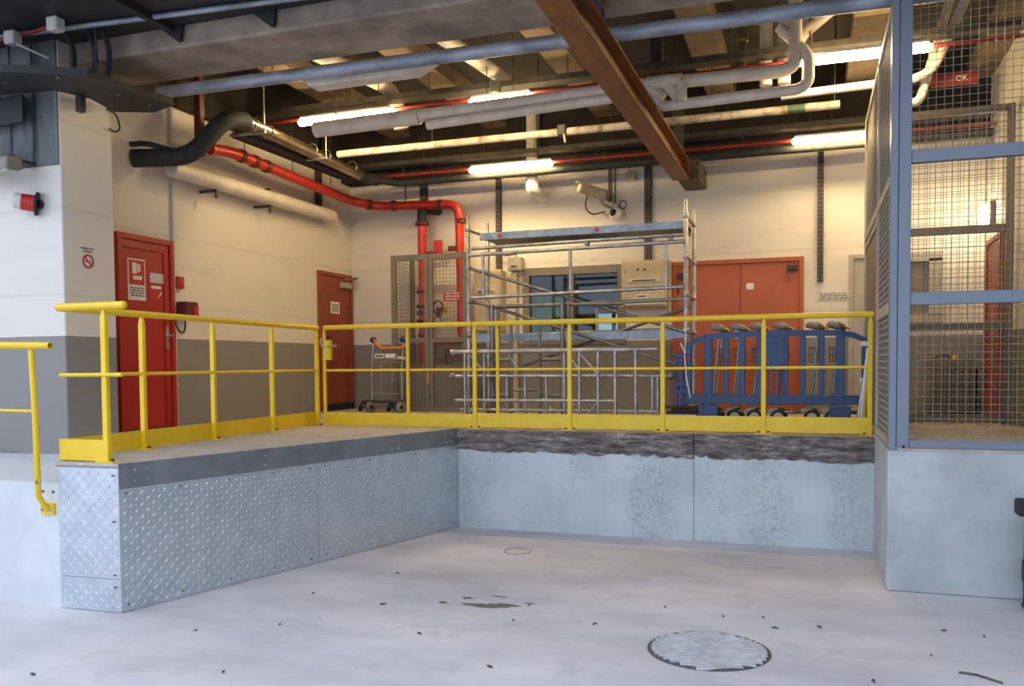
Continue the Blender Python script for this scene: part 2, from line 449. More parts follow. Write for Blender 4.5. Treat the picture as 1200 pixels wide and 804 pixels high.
# back wall with window opening, niche room behind
wx0, wx1, wz0, wz1 = -3.73, -2.40, 1.90, 2.87
b = MB(); b.box(-6.7, wx0, 11.35, 11.6, 0, 5.0); b.box(wx1, 2.1, 11.35, 11.6, 0, 5.0)
b.box(wx0, wx1, 11.35, 11.6, 0, wz0); b.box(wx0, wx1, 11.35, 11.6, wz1, 5.0)
struct(b, 'wall_back', 'wall', 'cream back wall with grey lower band')
b = MB(); b.box(-4.3, -1.9, 13.4, 13.5, .9, 3.3); b.box(-4.4, -4.3, 11.6, 13.5, .9, 3.3); b.box(-1.9, -1.8, 11.6, 13.5, .9, 3.3)
b.box(-4.4, -1.8, 11.6, 13.5, .8, .9); b.box(-4.4, -1.8, 11.6, 13.5, 3.3, 3.4)
struct(b, 'wall_office', 'room', 'unlit office room behind the window')
# right wall
b = MB(); b.box(1.9, 2.3, 6.5, 11.7, 0, 5.0); b.box(2.3, 8, 6.5, 6.8, 0, 5.0)
struct(b, 'wall_right', 'wall', 'cream right wall inside the cage')

# unseen wall added right of the camera to darken the ramp's side face
b = MB(); b.box(5.0, 5.4, -14, 6.5, 0, 5.5); struct(b, 'wall_shade_blocker', 'rawconc', 'unseen grey concrete wall added right of the yard to shade the ramp')
# ceiling
b = MB(); b.box(-10, 8, 6.0, 11.7, 5.0, 5.2); ceil = struct(b, 'ceiling', 'slab', 'sooty dark ceiling slab')
for x in (-5.5, -4.05, -2.52, -1.05, .51, 1.8):
    b = MB(); b.cbox(x-.16, x+.16, 6.6, 11.34, 4.80, 5.01, .015); part(b, 'joist', 'joist', ceil)
for a in ((-6.45, 1.9, 11.07, 11.345, 4.23, 5.01), (-6.445, -6.36, 6.6, 11.07, 4.36, 5.01)):
    b = MB(); b.cbox(*a, .01); part(b, 'downstand', 'slab', ceil)
b = MB(); b.cbox(-10, 8, 5.95, 6.62, 4.25, 5.2, .02); cb = struct(b, 'ceiling_beam', 'soffit', 'deep concrete beam across the dock mouth')
b = MB(); b.box(-10, 8, 4.4, 5.95, 4.42, 4.5)
for x in range(-9, 8, 2): b.box(x-.03, x+.03, 4.4, 5.94, 4.36, 4.43)
struct(b, 'ceiling_canopy', 'canopy', 'dark steel canopy in front of the beam')

# doors
def door(name, m, axis, plane, a0, a1, z0, z1, label):
    # axis 'x': door lies in plane X=plane facing +X (sgn) ; 'y': plane Y=plane facing -Y
    e = sempty(name, (plane, a0, z0) if axis != 'y' else (a0, plane, z0), label)
    def bx(p0, p1, q0, q1, r0, r1, bev=.004):
        mb = MB()
        if axis == 'x': mb.cbox(plane+p0, plane+p1, q0, q1, r0, r1, bev)
        elif axis == '-x': mb.cbox(plane-p1, plane-p0, q0, q1, r0, r1, bev)
        else: mb.cbox(q0, q1, plane-p1, plane-p0, r0, r1, bev)
        return mb
    f = .055
    for q0, q1, r0, r1 in ((a0, a0+f, z0, z1), (a1-f, a1, z0, z1), (a0+f, a1-f, z1-f, z1)):
        part(bx(-.02, .05, q0, q1, r0, r1), 'door_frame', m, e)
    return e, bx, f
# red door on the left wall
d1, bx, f = door('door_1', 'red', 'x', -6.45, 6.72, 7.51, H, 2.93, 'bright red steel door with fire notices')
leaf = part(bx(-.02, .03, 6.775, 7.455, H+.01, 2.875), 'door_leaf', 'red', d1)
part(bx(.025, .044, 6.80, 7.36, 2.79, 2.80), 'moulding', 'red', leaf); part(bx(.025, .044, 7.36, 7.37, 1.0, 2.80), 'moulding', 'red', leaf)
part(bx(.03, .038, 7.375, 7.42, 1.79, 2.03), 'handle_plate', 'alu', leaf)
mb = MB(); mb.path([(-6.415, 7.398, 1.93), (-6.36, 7.398, 1.93), (-6.36, 7.30, 1.93)], .011, 8); part(mb, 'door_handle', 'alu', leaf)
nt_ = part(bx(.03, .034, 6.86, 7.10, 2.275, 2.69), 'fire_notice', 'paper', d1)
part(bx(.034, .036, 6.875, 7.085, 2.43, 2.675), 'red_panel', 'signred', d1)
part(bx(.036, .038, 6.92, 6.98, 2.54, 2.65), 'pictogram', 'paper', d1); part(bx(.036, .038, 6.99, 7.03, 2.56, 2.64), 'pictogram', 'paper', d1)
part(bx(.036, .038, 6.93, 7.05, 2.48, 2.52), 'pictogram', 'paper', d1)
print_lines(d1, (-6.4155, 6.88, 2.39), (0, 1, 0), (0, 0, 1), .2, 4, .025, seed=3)
part(bx(.03, .034, 7.165, 7.36, 2.47, 2.57), 'name_plate', 'greyjoin' if False else 'lightgrey', d1)
part(bx(.03, .034, 7.165, 7.33, 2.30, 2.45), 'warning_sticker', 'signred', d1); part(bx(.034, .036, 7.175, 7.32, 2.41, 2.44), 'sticker_text', 'paper', d1)
mb = MB(); mb.prism([(-6.416, 7.26, 2.32), (-6.416, 7.32, 2.35), (-6.416, 7.325, 2.39), (-6.416, 7.29, 2.345)], (.002, 0, 0)); part(mb, 'sticker_mark', 'paper', d1)
# brick red door at the end of the left wall
d2, bx, f = door('door_2', 'brick', 'x', -6.45, 10.38, 11.28, H, 2.92, 'brick red door with a white notice and door closer')
leaf = part(bx(-.02, .03, 10.435, 11.225, H+.01, 2.865), 'door_leaf', 'brick', d2)
part(bx(.03, .09, 10.95, 11.18, 2.72, 2.80), 'door_closer', 'greybox', d2)
mb = MB(); mb.path([(-6.38, 11.0, 2.84), (-6.25, 11.15, 2.875), (-6.40, 11.32, 2.875)], .012, 8); part(mb, 'closer_arm', 'cagebrown', d2)
part(bx(.03, .034, 10.68, 10.92, 2.34, 2.51), 'notice', 'paper', d2)
print_lines(d2, (-6.416, 10.70, 2.46), (0, 1, 0), (0, 0, 1), .2, 4, .03, seed=5)
part(bx(.03, .034, 10.47, 10.52, 2.50, 2.62), 'plate', 'cagebrown', d2)
mb = MB(); mb.path([(-6.42, 10.46, 2.0), (-6.36, 10.46, 2.0), (-6.36, 10.56, 2.0)], .012, 8); part(mb, 'door_handle', 'black', d2)
part(bx(.0, .06, 10.40, 11.26, H, H+.10), 'threshold', 'black', d2)
# orange brown double door on the back wall
d3, bx, f = door('door_3', 'orangebrown', 'y', 11.35, -1.72, -.10, H, 2.91, 'orange brown double door in the back wall')
l1 = part(bx(-.02, .03, -1.665, -.865, H+.01, 2.855), 'door_leaf', 'orangebrown', d3)
l2 = part(bx(-.02, .03, -.857, -.155, H+.01, 2.855), 'door_leaf', 'orangebrown', d3)
part(bx(.03, .04, -.79, -.70, 2.52, 2.60), 'notice', 'paper', l2); part(bx(.03, .09, -.30, -.17, 2.74, 2.80), 'door_closer', 'tray', l2)
part(bx(.03, .09, -1.64, -1.52, 2.68, 2.76), 'door_closer', 'tray', l1)
part(bx(.03, .05, -.93, -.88, 1.9, 2.1), 'handle_plate', 'alu', l1)
part(bx(.03, .045, -1.67, -1.63, 1.25, 1.37), 'hinge', 'tray', d3); part(bx(.03, .045, -1.67, -1.63, 2.5, 2.62), 'hinge', 'tray', d3)
# red door on the right wall
d4, bx, f = door('door_4', 'brick', '-x', 1.9, 10.25, 11.05, H, 2.95, 'dark red door seen through the wire cage')
leaf = part(bx(-.02, .03, 10.305, 10.995, H+.01, 2.89), 'door_leaf', 'brick', d4)
part(bx(.03, .04, 10.33, 10.37, 1.85, 2.05), 'handle_plate', 'alu', leaf)
# doorway frame at the right end of the back wall
d5, bx, f = door('door_5', 'sidebar', 'y', 11.35, .42, 1.0, H, 2.90, 'narrow cream doorway beside the cage')
part(bx(-.02, .03, .475, .945, H+.01, 2.845), 'door_leaf', 'sidebar', d5)

# office window
wn = sempty('window_1', (wx0, 11.35, wz0), 'two pane office window with taupe frame')
for x0, x1, z0, z1 in ((wx0-.05, wx0+.05, wz0-.04, wz1+.05), (wx1-.05, wx1+.05, wz0-.04, wz1+.05), (wx0+.05, wx1-.05, wz1-.06, wz1+.05), (wx0+.05, wx1-.05, wz0-.04, wz0+.04), (-3.10, -3.05, wz0+.04, wz1-.06)):
    mb = MB(); mb.cbox(x0, x1, 11.325, 11.42, z0, z1, .004); part(mb, 'window_frame', 'cagebrown', wn)
for x0, x1 in ((wx0+.05, -3.10), (-3.05, wx1-.05)):
    mb = MB(); mb.box(x0, x1, 11.37, 11.376, wz0+.04, wz1-.06); part(mb, 'pane', 'glass', wn)
# office content: green board, desk, made-up glowing panel for the window's pale blue patches
mb = MB(); mb.cbox(-3.67, -3.12, 11.44, 11.47, 1.92, 2.56, .004); t = single(mb, 'notice_board', 'greendark', 'dark green board standing behind the left window pane', 'board')
mb = MB(); mb.cbox(-3.66, -3.58, 11.43, 11.438, 2.56, 2.61, .002); single(mb, 'sticker', 'signred', 'small red label above the green board in the window', 'sticker')
tb = thing('desk', 'pale desk with an added blue glow panel inside the dark office', 'desk', (-2.8, 12.2, .9))
mb = MB(); mb.cbox(-3.3, -2.2, 11.9, 12.6, 1.92, 1.96, .004); part(mb, 'desk_top', 'lightgrey', tb)
for x in (-3.25, -2.25):
    mb = MB(); mb.box(x-.03, x+.03, 11.95, 12.55, .9, 1.92); part(mb, 'leg', 'lightgrey', tb)
mo = thing('glow_panel', 'made-up panel glowing blue for the pale patches in the office window', 'glow_panel', (-2.65, 12.2, 1.96))
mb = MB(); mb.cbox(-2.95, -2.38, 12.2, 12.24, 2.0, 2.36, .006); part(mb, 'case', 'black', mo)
mb = MB(); mb.box(-2.92, -2.72, 12.195, 12.199, 2.03, 2.32); mb.box(-2.66, -2.41, 12.195, 12.199, 2.03, 2.32); part(mb, 'pane_glow', 'pane_glow', mo)
mb = MB(); mb.cbox(-2.75, -2.6, 12.2, 12.3, 1.961, 2.01, .004); part(mb, 'foot', 'black', mo)
# window on the back wall inside the cage
w2 = sempty('window_2', (1.02, 11.35, 2.25), 'small window with cream frame behind the wire cage')
for x0, x1, z0, z1 in ((.98, 1.06, 2.14, 2.82), (1.30, 1.45, 2.14, 2.82), (.98, 1.45, 2.78, 2.90), (.98, 1.45, 2.06, 2.16)):
    mb = MB(); mb.cbox(x0, x1, 11.29, 11.36, z0, z1, .004); part(mb, 'window_frame', 'sidebar', w2)
mb = MB(); mb.box(1.06, 1.30, 11.335, 11.345, 2.16, 2.78); part(mb, 'pane', 'cagebrown', w2)

# ================================================================== STEEL RAMP
A = Vector((-4.235, 4.40, 0)); Bc = Vector((-4.715, 4.375, 0)); Fc = Vector((-3.285, 7.79, 0)); Gc = Vector((-4.715, 7.80, 0))
rp = thing('dock_ramp', 'galvanised tread plate ramp box with gritted deck beside the dock', 'ramp', (-4.1, 6, 0))
mb = MB(); zt = H+.012
mb.prism([(p[0], p[1], H-.02) for p in (Bc, A, Fc, (-3.29, 7.87), (-5.06, 7.87), (-4.84, 4.6), (-4.74, 4.38))], (0, 0, .032)); part(mb, 'deck', 'deck', rp)
def tread_panel(P, Q, z0, z1, nm='tread_panel', pitch=.041):
    d = (Q-P); L = d.length; d.normalize(); nrm = Vector((d.y, -d.x, 0))
    mb = MB(); q = [P, Q, Q-nrm*.02, P-nrm*.02]
    mb.prism([(p.x, p.y, z0) for p in q], (0, 0, z1-z0)); pl = part(mb, nm, 'tread', rp)
    mb = MB(); nx = int((L-.02)/pitch); nz = int((z1-z0-.02)/pitch)
    for i in range(nx):
        for k in range(nz):
            c = P+d*(.02+(i+.5)*pitch*(L-.03)/(nx*pitch))+Vector((0, 0, z0+.012+(k+.5)*pitch))
            sg = 1 if (i+k) % 2 else -1
            a = (d*.7+Vector((0, 0, .7*sg))).normalized(); bb = nrm.cross(a)
            l, wd_ = .0185, .0062
            vs = [c-a*l, c+bb*wd_, c+a*l, c-bb*wd_, c-a*l*.45+nrm*.0034, c+a*l*.45+nrm*.0034]
            mb.add(vs, [(0, 3, 4), (3, 2, 5, 4), (2, 1, 5), (1, 0, 4, 5)])
    part(mb, 'tread_bars', 'tread', pl, 'stuff'); return pl
tread_panel(Bc, A, .222, H-.005, 'front_panel'); tread_panel(Bc, A, .004, .219, 'front_panel')
dd = (Fc-A).normalized(); S = A+dd*1.70; up = Vector((0, 0, 1)); nr = Vector((dd.y, -dd.x, 0))
tread_panel(A, S-dd*.002, .004, .812, 'side_panel'); tread_panel(S+dd*.002, Fc, .004, .812, 'side_panel')
mb = MB(); q = [A-dd*.0, Fc, Fc-nr*.03, A-nr*.03]; q[0] = A+nr*.004; q[1] = Fc+nr*.004
mb.prism([(p.x, p.y, .816) for p in q], (0, 0, H+.01-.816)); part(mb, 'apron', 'apron', rp)
L = (Fc-A).length
def bolt(parent, c, ax, r=.011, m='alu'):
    mb = MB(); mb.lathe(c, ax, [(r, -.004), (r, .005), (r*.6, .009)], 8); return part(mb, 'bolt', m, parent)
for t in (.16, 1.22, 2.62, 3.38):
    for dx in (-.045, .045):
        for dz in (.04, .115): bolt(rp, A+dd*(t+dx)+up*(.816+dz-.005)+nr*.004, nr, .009)
for t in (.05, .45, .85, 1.25, 1.62, 1.78, 2.3, 2.9, 3.45):
    for z in (.78, .05): bolt(rp, A+dd*t+up*z, nr, .006, 'tray')
for x in (-4.69, -4.27):
    for z in (.17, .25, .9, .6): bolt(rp, (x, 4.388, z), (0, -1, 0), .006, 'tray')

# ================================================================== YELLOW GUARD RAILS
def rail_post(parent, x, y, z0, z1, m='yellow', base=True, ax='x', w=.021):
    mb = MB(); mb.cbox(x-w, x+w, y-w*.8, y+w*.8, z0, z1-.06, .003)
    q = lambda k, z: [(x-w*k, y-w*.8*k, z), (x+w*k, y-w*.8*k, z), (x+w*k, y+w*.8*k, z), (x-w*k, y+w*.8*k, z)]
    mb.add(q(.9, z1-.061)+q(.5, z1), [(0, 1, 5, 4), (1, 2, 6, 5), (2, 3, 7, 6), (3, 0, 4, 7), (4, 5, 6, 7)])
    p = part(mb, 'post', m, parent)
    if base:
        mb = MB(); h = (.075, .035) if ax == 'x' else (.035, .075)
        mb.cbox(x-h[0], x+h[0], y-h[1], y+h[1], z0-.001, z0+.009, .002); part(mb, 'base_plate', m, p)
        for s in (-1, 1):
            c = (x+s*.042, y, z0+.009) if ax == 'x' else (x, y+s*.042, z0+.009)
            mb = MB(); mb.lathe(c, (0, 0, 1), [(.013, 0), (.013, .012), (.007, .016)], 8); part(mb, 'bolt', 'black', p)
    return p
ZD = H+.012
g = thing('guard_rail', 'yellow guard rail with toe board along the steel ramp', 'railing', (-4.82, 6.2, ZD))
XS = -4.83
xs_ = lambda y: -4.735-(y-4.45)*.06
for y in (5.24, 6.12, 7.05, 7.93): rail_post(g, xs_(y), y, ZD if y < 7.8 else H, 1.985, ax='x')
rail_post(g, -4.372, 4.455, ZD, 1.985, ax='x')
mb = MB(); mb.path([(xs_(4.45), 4.45, 2.0), (xs_(7.95), 7.95, 2.0)], .025, 12); part(mb, 'top_rail', 'yellow', g)
mb = MB(); mb.tube((-4.745, 4.44, 2.003), (-4.19, 4.44, 2.003), .026, 12); part(mb, 'top_rail', 'yellow', g)
mb = MB(); mb.ball((-4.19, 4.44, 2.003), .026, 12, (.5, 1, 1)); part(mb, 'end_cap', 'yellow', g)
mb = MB(); mb.tube((xs_(4.46), 4.46, 1.552), (xs_(7.94), 7.94, 1.552), .013, 8); part(mb, 'mid_rail', 'yellow', g)
mb = MB(); mb.tube((-4.74, 4.44, 1.553), (-4.22, 4.44, 1.553), .013, 8); part(mb, 'mid_rail', 'yellow', g)
mb = MB(); mb.prism([(xs_(4.445)-.028, 4.445, ZD+.008), (xs_(7.92)-.028, 7.92, ZD+.002), (xs_(7.92)-.022, 7.92, ZD+.002), (xs_(4.445)-.022, 4.445, ZD+.008)], (0, 0, .137)); part(mb, 'toe_board', 'yellow', g)
mb = MB(); mb.cbox(-4.765, -4.385, 4.440, 4.446, ZD+.008, 1.125, .001); part(mb, 'toe_board', 'yellow', g)

YR = 7.97
gt = thing('guard_gate', 'yellow guard rail gate with latch and lever handle', 'gate', (-4.0, YR, H))
for x in (-4.875, -3.90): 
    mb = MB(); mb.path([(x, YR, 1.105), (x, YR, 1.92), (x, YR, 1.99)], [.02, .02, .012], 8); part(mb, 'upright', 'yellow', gt)
mb = MB(); mb.tube((-4.875, YR, 2.003), (-3.19, YR, 2.003), .025, 12); part(mb, 'top_rail', 'yellow', gt)
mb = MB(); mb.tube((-4.86, YR, 1.551), (-3.19, YR, 1.551), .013, 8); part(mb, 'mid_rail', 'yellow', gt)
mb = MB(); mb.cbox(-4.89, -3.19, YR-.004, YR+.004, H+.008, 1.108, .001); part(mb, 'toe_board', 'yellow', gt)
mb = MB(); mb.cbox(-4.862, -4.79, YR-.03, YR+.02, 1.66, 1.87, .004); lk = part(mb, 'lock_box', 'yellow', gt)
mb = MB(); mb.path(rounded([(-4.80, YR-.03, 1.80), (-4.80, YR-.075, 1.80), (-4.68, YR-.075, 1.81)], .02), .011, 8); part(mb, 'lever', 'alu', lk)
mb = MB(); mb.path(rounded([(-4.885, YR-.02, 1.90), (-4.905, YR-.04, 1.85), (-4.87, YR-.02, 1.78)], .03), .007, 8); part(mb, 'latch_hook', 'alu', gt)
gr = thing('guard_rail', 'long yellow guard rail with toe board along the dock edge', 'railing', (-1.3, YR, H))
for x in (-3.165, -2.19, -1.30, -.405, .47): rail_post(gr, x, YR, H, 1.985, ax='x', w=.02)
mb = MB(); mb.path([(-2.93, YR+.02, 1.105), (-2.93, YR+.02, 1.92), (-2.93, YR, 1.99)], [.02, .02, .012], 8); part(mb, 'upright', 'yellow', gr)
mb = MB(); mb.tube((-3.185, YR, 2.003), (.495, YR, 2.003), .025, 12); part(mb, 'top_rail', 'yellow', gr)
mb = MB(); mb.tube((-3.18, YR, 1.551), (.47, YR, 1.551), .013, 8); part(mb, 'mid_rail', 'yellow', gr)
for x0, x1 in ((-3.15, -2.205), (-2.175, -1.315), (-1.285, -.42), (-.39, .455)):
    mb = MB(); mb.cbox(x0, x1, YR-.004, YR+.004, H+.012, 1.118, .001); part(mb, 'toe_board', 'yellow', gr)

go = thing('hand_rail', 'chipped old yellow handrail bolted to the white landing wall', 'railing', (-5.5, 4.33, .6))
mb = MB(); mb.path([(-7.4, 4.30, 1.80), (-4.665, 4.30, 1.745)], .024, 12, caps=False); part(mb, 'top_rail', 'oldyellow', go)
mb = MB(); mb.path([(-5.1, 4.30, 1.7537), (-4.666, 4.30, 1.745)], .019, 16, caps=False)
ring = lambda r: [(-4.665, 4.30+r*math.cos(2*PI*j/16), 1.745+r*math.sin(2*PI*j/16)) for j in range(16)]
mb.add(ring(.019)+ring(.0245), [(j, (j+1) % 16, 16+(j+1) % 16, 16+j) for j in range(16)]); part(mb, 'open_end', 'oldyellow', go)
for x in (-4.83, -6.6):
    mb = MB(); mb.path([(x+.03, 4.36, .66), (x+.025, 4.30, .76), (x+.03, 4.29, 1.25), (x, 4.30, 1.72)], .019, 8); p = part(mb, 'post', 'oldyellow', go)
    mb = MB(); mb.cbox(x-.035, x+.075, 4.365, 4.391, .625, .70, .003); part(mb, 'base_plate', 'oldyellow', p)
    for s in (-.015, .055):
        mb = MB(); mb.lathe((x+s, 4.366, .66), (0, -1, 0), [(.012, 0), (.012, .008), (.006, .012)], 8); part(mb, 'bolt', 'alu', p)
    for s in (-.03, .06):
        mb = MB(); mb.lathe((x+s, 4.388, .775), (0, -1, 0), [(.008, 0), (.008, .006)], 8); part(mb, 'bolt', 'black', p)
mb = MB(); mb.tube((-7.3, 4.30, 1.335), (-4.81, 4.30, 1.318), .010, 8); part(mb, 'mid_rail', 'oldyellow', go)

# ================================================================== WIRE CAGE (right)
def wires(mb, axis, plane, a0, a1, z0, z1, pitch=.0508, r=.0019):
    # square sectioned wires, verticals then horizontals, in plane Y=plane ('y') or X=plane ('x')
    def bx(p0, p1, q0, q1, d):
        if axis == 'y': mb.box(p0, p1, plane+d-r, plane+d+r, q0, q1)
        else: mb.box(plane+d-r, plane+d+r, p0, p1, q0, q1)
    n = int((a1-a0)/pitch)
    for i in range(1, n+1): bx(a0+i*pitch-r, a0+i*pitch+r, z0, z1, 0)
    n = int((z1-z0)/pitch)
    for i in range(1, n+1): bx(a0, a1, z0+i*pitch-r, z0+i*pitch+r, r*1.8)
cg = thing('wire_cage', 'tall blue grey steel cage with wire mesh panels on the plinth', 'cage', (1.2, 6.54, 1.0))
mb = MB(); mb.cbox(.505, .552, 6.485, 6.60, .985, 4.25, .003); part(mb, 'corner_post', 'bluegrey', cg)
mb = MB(); mb.cbox(.556, .634, 6.485, 6.58, .985, 4.25, .003); part(mb, 'front_post', 'bluegrey', cg)
mb = MB(); mb.cbox(1.84, 1.90, 6.485, 6.56, 1.0, 4.25, .003); part(mb, 'front_post', 'bluegrey', cg)
for z0, z1 in ((1.0, 1.055), (1.985, 2.07), (2.95, 3.035), (4.17, 4.25)):
    mb = MB(); mb.cbox(.634, 1.84, 6.495, 6.555, z0, z1, .003); part(mb, 'cross_rail', 'bluegrey', cg)
mb = MB(); wires(mb, 'y', 6.535, .634, 1.84, 1.05, 4.2); part(mb, 'front_mesh', 'wire', cg, 'stuff')
bb_ = MB(); bb_.lathe((.60, 6.485, 1.012), (0, -1, 0), [(.01, 0), (.01, .006)], 8); part(bb_, 'bolt', 'black', cg)
# side of the cage along the dock
for y in (7.82, 9.62):
    mb = MB(); mb.cbox(.505, .55, y-.03, y+.03, .97, 4.07, .003); part(mb, 'side_post', 'sidebar', cg)
for y0, y1, z0, z1 in ((6.6, 7.79, 1.0, 1.06), (6.6, 7.79, 1.935, 2.02), (6.6, 9.59, 2.83, 2.90), (7.85, 9.59, 2.74, 2.78), (6.6, 9.59, 4.02, 4.07), (7.85, 9.59, .97, 1.03)):
    mb = MB(); mb.cbox(.505, .54, y0, y1, z0, z1, .003); part(mb, 'side_rail', 'sidebar', cg)
mb = MB(); wires(mb, 'x', .525, 6.60, 7.79, 1.05, 4.04, .0508, .0022); part(mb, 'side_mesh', 'wire', cg, 'stuff')
mb = MB(); wires(mb, 'x', .525, 7.85, 9.59, 2.88, 4.04, .0508, .0022); part(mb, 'side_mesh', 'wire', cg, 'stuff')
mb = MB(); mb.cbox(.528, .540, 6.60, 7.79, 1.06, 1.94, .001); part(mb, 'side_sheet', 'bluegrey', cg)
mb = MB(); mb.cbox(.528, .540, 6.60, 7.79, 2.02, 2.83, .001); part(mb, 'side_sheet', 'bluegrey', cg)
for k in range(17):
    for zz in (1.09, 2.05):
        z = zz+k*.0505
        if z < (1.92 if zz < 2 else 2.82):
            mb = MB(); mb.box(.518, .530, 6.60, 7.79, z, z+.012); part(mb, 'slat', 'sidebar', cg)
mb = MB(); mb.cbox(.522, .534, 7.85, 9.59, 1.03, 2.74, .001); part(mb, 'side_sheet', 'cagebrown', cg)
# rear frame of the cage
rf = thing('cage_gate', 'taupe framed wire mesh gate at the back of the cage', 'gate', (1.2, 9.7, H))
for x0, x1, z0, z1 in ((.56, .61, H, 4.12), (1.80, 1.87, H, 4.12)):
    mb = MB(); mb.cbox(x0, x1, 9.67, 9.73, z0, z1, .003); part(mb, 'gate_post', 'cagebrown', rf)
for z0, z1 in ((H+.01, 1.06), (1.905, 1.98), (2.87, 2.95), (4.05, 4.12)):
    mb = MB(); mb.cbox(.61, 1.80, 9.675, 9.725, z0, z1, .003); part(mb, 'cross_rail', 'cagebrown', rf)
mb = MB(); wires(mb, 'y', 9.69, .61, 1.80, 1.06, 4.05, .0508, .0022); part(mb, 'gate_mesh', 'wire', rf, 'stuff')
# things inside the cage room
ra = thing('radiator', 'brown finned radiator standing against the wall behind the cage', 'radiator', (1.5, 11.2, H))
mb = MB(); mb.cbox(1.29, 1.77, 11.14, 11.26, 1.0, 1.62, .008); part(mb, 'body', 'cagebrown', ra)
for i in range(12):
    mb = MB(); mb.cbox(1.30+i*.04, 1.322+i*.04, 11.12, 11.15, 1.03, 1.58, .004); part(mb, 'fin', 'cagebrown', ra)
for x in (1.33, 1.72):
    mb = MB(); mb.box(x-.02, x+.02, 11.15, 11.25, H, 1.02); part(mb, 'foot', 'tray', ra)
mb = MB(); mb.path(rounded([(1.36, 11.2, 1.61), (1.40, 11.2, 1.67), (1.50, 11.2, 1.67), (1.54, 11.2, 1.61)], .03), .012, 8); part(mb, 'pipe', 'clamp', ra)
mb = MB(); mb.lathe((1.58, 11.2, 1.60), (0, 0, 1), [(.03, 0), (.035, .04), (.02, .07)], 12); part(mb, 'valve', 'signyellow', ra)
mb = MB(); mb.path([(1.80, 11.24, H), (1.80, 11.26, 1.50)], .026, 8); single(mb, 'black_pole', 'black', 'short black pole leaning beside the radiator', 'pole')
bl = thing('bulkhead_lamp', 'lit square bulkhead lamp on the right wall above the dark red door', 'lamp', (1.88, 10.9, 3.2))
mb = MB(); mb.cbox(1.84, 1.90, 10.76, 11.04, 3.10, 3.36, .01); part(mb, 'backplate', 'cagebrown', bl)
mb = MB(); mb.cbox(1.76, 1.842, 10.79, 11.01, 3.13, 3.33, .03); part(mb, 'diffuser', 'bulkhead', bl)
mb = MB(); mb.tube((1.885, 10.98, 3.36), (1.885, 10.98, 4.81), .01, 8); part(mb, 'conduit', 'lightgrey', bl)
pl_ = thing('barrier_stand', 'black stand with a square head in front of the plinth', 'stand', (1.36, 6.2, 0))
mb = MB(); mb.cbox(1.232, 1.48, 6.14, 6.26, .615, .72, .012); part(mb, 'head', 'black', pl_)
mb = MB(); mb.cbox(1.285, 1.42, 6.16, 6.24, .01, .62, .01); part(mb, 'column', 'black', pl_)
mb = MB(); mb.cbox(1.278, 1.45, 6.15, 6.25, .18, .33, .01); part(mb, 'collar', 'black', pl_)
mb = MB(); mb.cbox(1.30, 1.60, 6.05, 6.35, 0, .02, .004); part(mb, 'foot', 'black', pl_)

# ================================================================== SCAFFOLD TOWER
sc = thing('scaffold_tower', 'aluminium mobile scaffold tower with blue grey upper deck', 'scaffold', (-2.5, 9.65, H))
X0, X1, Y0, Y1 = -3.765, -1.27, 9.3, 9.95
def stick(parent, nm, a, b, r=.024, m='alu', n=10): 
    mb = MB(); mb.tube(a, b, r, n); return part(mb, nm, m, parent)
for x in (X0, X1):
    for y in (Y0, Y1):
        mb = MB(); mb.path([(x, y, H+.06), (x, y, 3.19), (x, y, 3.20), (x, y, 3.335)], [.025, .025, .019, .019], 10); p = part(mb, 'leg', 'alu', sc)
        for z in (3.16, 2.73, 2.33, 1.94, 1.56):
            mb = MB(); mb.lathe((x, y, z-.03), (0, 0, 1), [(.026, 0), (.031, .005), (.031, .055), (.026, .06)], 10); part(mb, 'collar', 'alu', p)
        mb = MB(); mb.lathe((x-.015, y, H+.055), (1, 0, 0), [(.055, 0), (.055, .03)], 14); part(mb, 'wheel', 'black', p)
    for z in (3.16, 2.73, 2.33, 1.94, 1.56): stick(sc, 'rung', (x, Y0, z), (x, Y1, z), .019)
# upper deck
mb = MB(); mb.cbox(X0+.14, X1-.02, Y0+.03, Y1-.05, 3.09, 3.115, .004); dk = part(mb, 'deck', 'darkdeck', sc)
mb = MB(); mb.cbox(X0+.14, X1-.02, Y0+.015, Y0+.035, 3.03, 3.112, .003); part(mb, 'side_board', 'plank', dk)
mb = MB(); mb.cbox(X0+.14, X1-.02, Y1-.055, Y1-.035, 3.03, 3.112, .003); part(mb, 'side_board', 'plank', dk)
mb = MB(); mb.box(X0+.2, X1-.05, Y0+.06, Y1-.08, 3.03, 3.088); part(mb, 'under_frame', 'darkalu', dk)
for x in (-3.38, -2.24):
    mb = MB(); mb.cbox(x-.02, x+.02, Y0+.010, Y0+.016, 3.05, 3.095, .001); part(mb, 'red_tag', 'signred', dk)
# guard frames
def guard(y, zt, zb, xs, r=.021):
    stick(sc, 'guard_tube', (X0+.02, y, zt), (X1-.02, y, zt+.03), r); stick(sc, 'guard_tube', (X0+.05, y, zb), (X1-.02, y, zb+.04), r)
    for x in xs: stick(sc, 'guard_upright', (x, y, zb+.02), (x, y, zt+.015), r*.9)
guard(Y0-.02, 2.86, 2.37, (-3.57, -2.535, -1.475))
stick(sc, 'guard_tube', (X0+.03, Y0+.05, 2.945), (X1-.04, Y0+.05, 2.975), .021)
guard(Y1+.01, 2.30, 1.95, (-3.4, -2.4))
for x in (-2.35, -1.43): 
    mb = MB(); mb.cbox(x-.02, x+.02, Y0-.03, Y0+.06, 2.88, 2.95, .003); part(mb, 'clamp', 'darkalu', sc)
for a, bq, yy in (((X0+.03, 2.71), (X1-.03, 1.94), Y0+.03), ((X1-.03, 2.24), (-3.34, 1.57), Y1-.03), ((X0+.03, 2.345), (X1-.03, 1.56), Y0+.06)):
    stick(sc, 'brace', (a[0], yy, a[1]), (bq[0], yy, bq[1]), .02, 'darkalu')
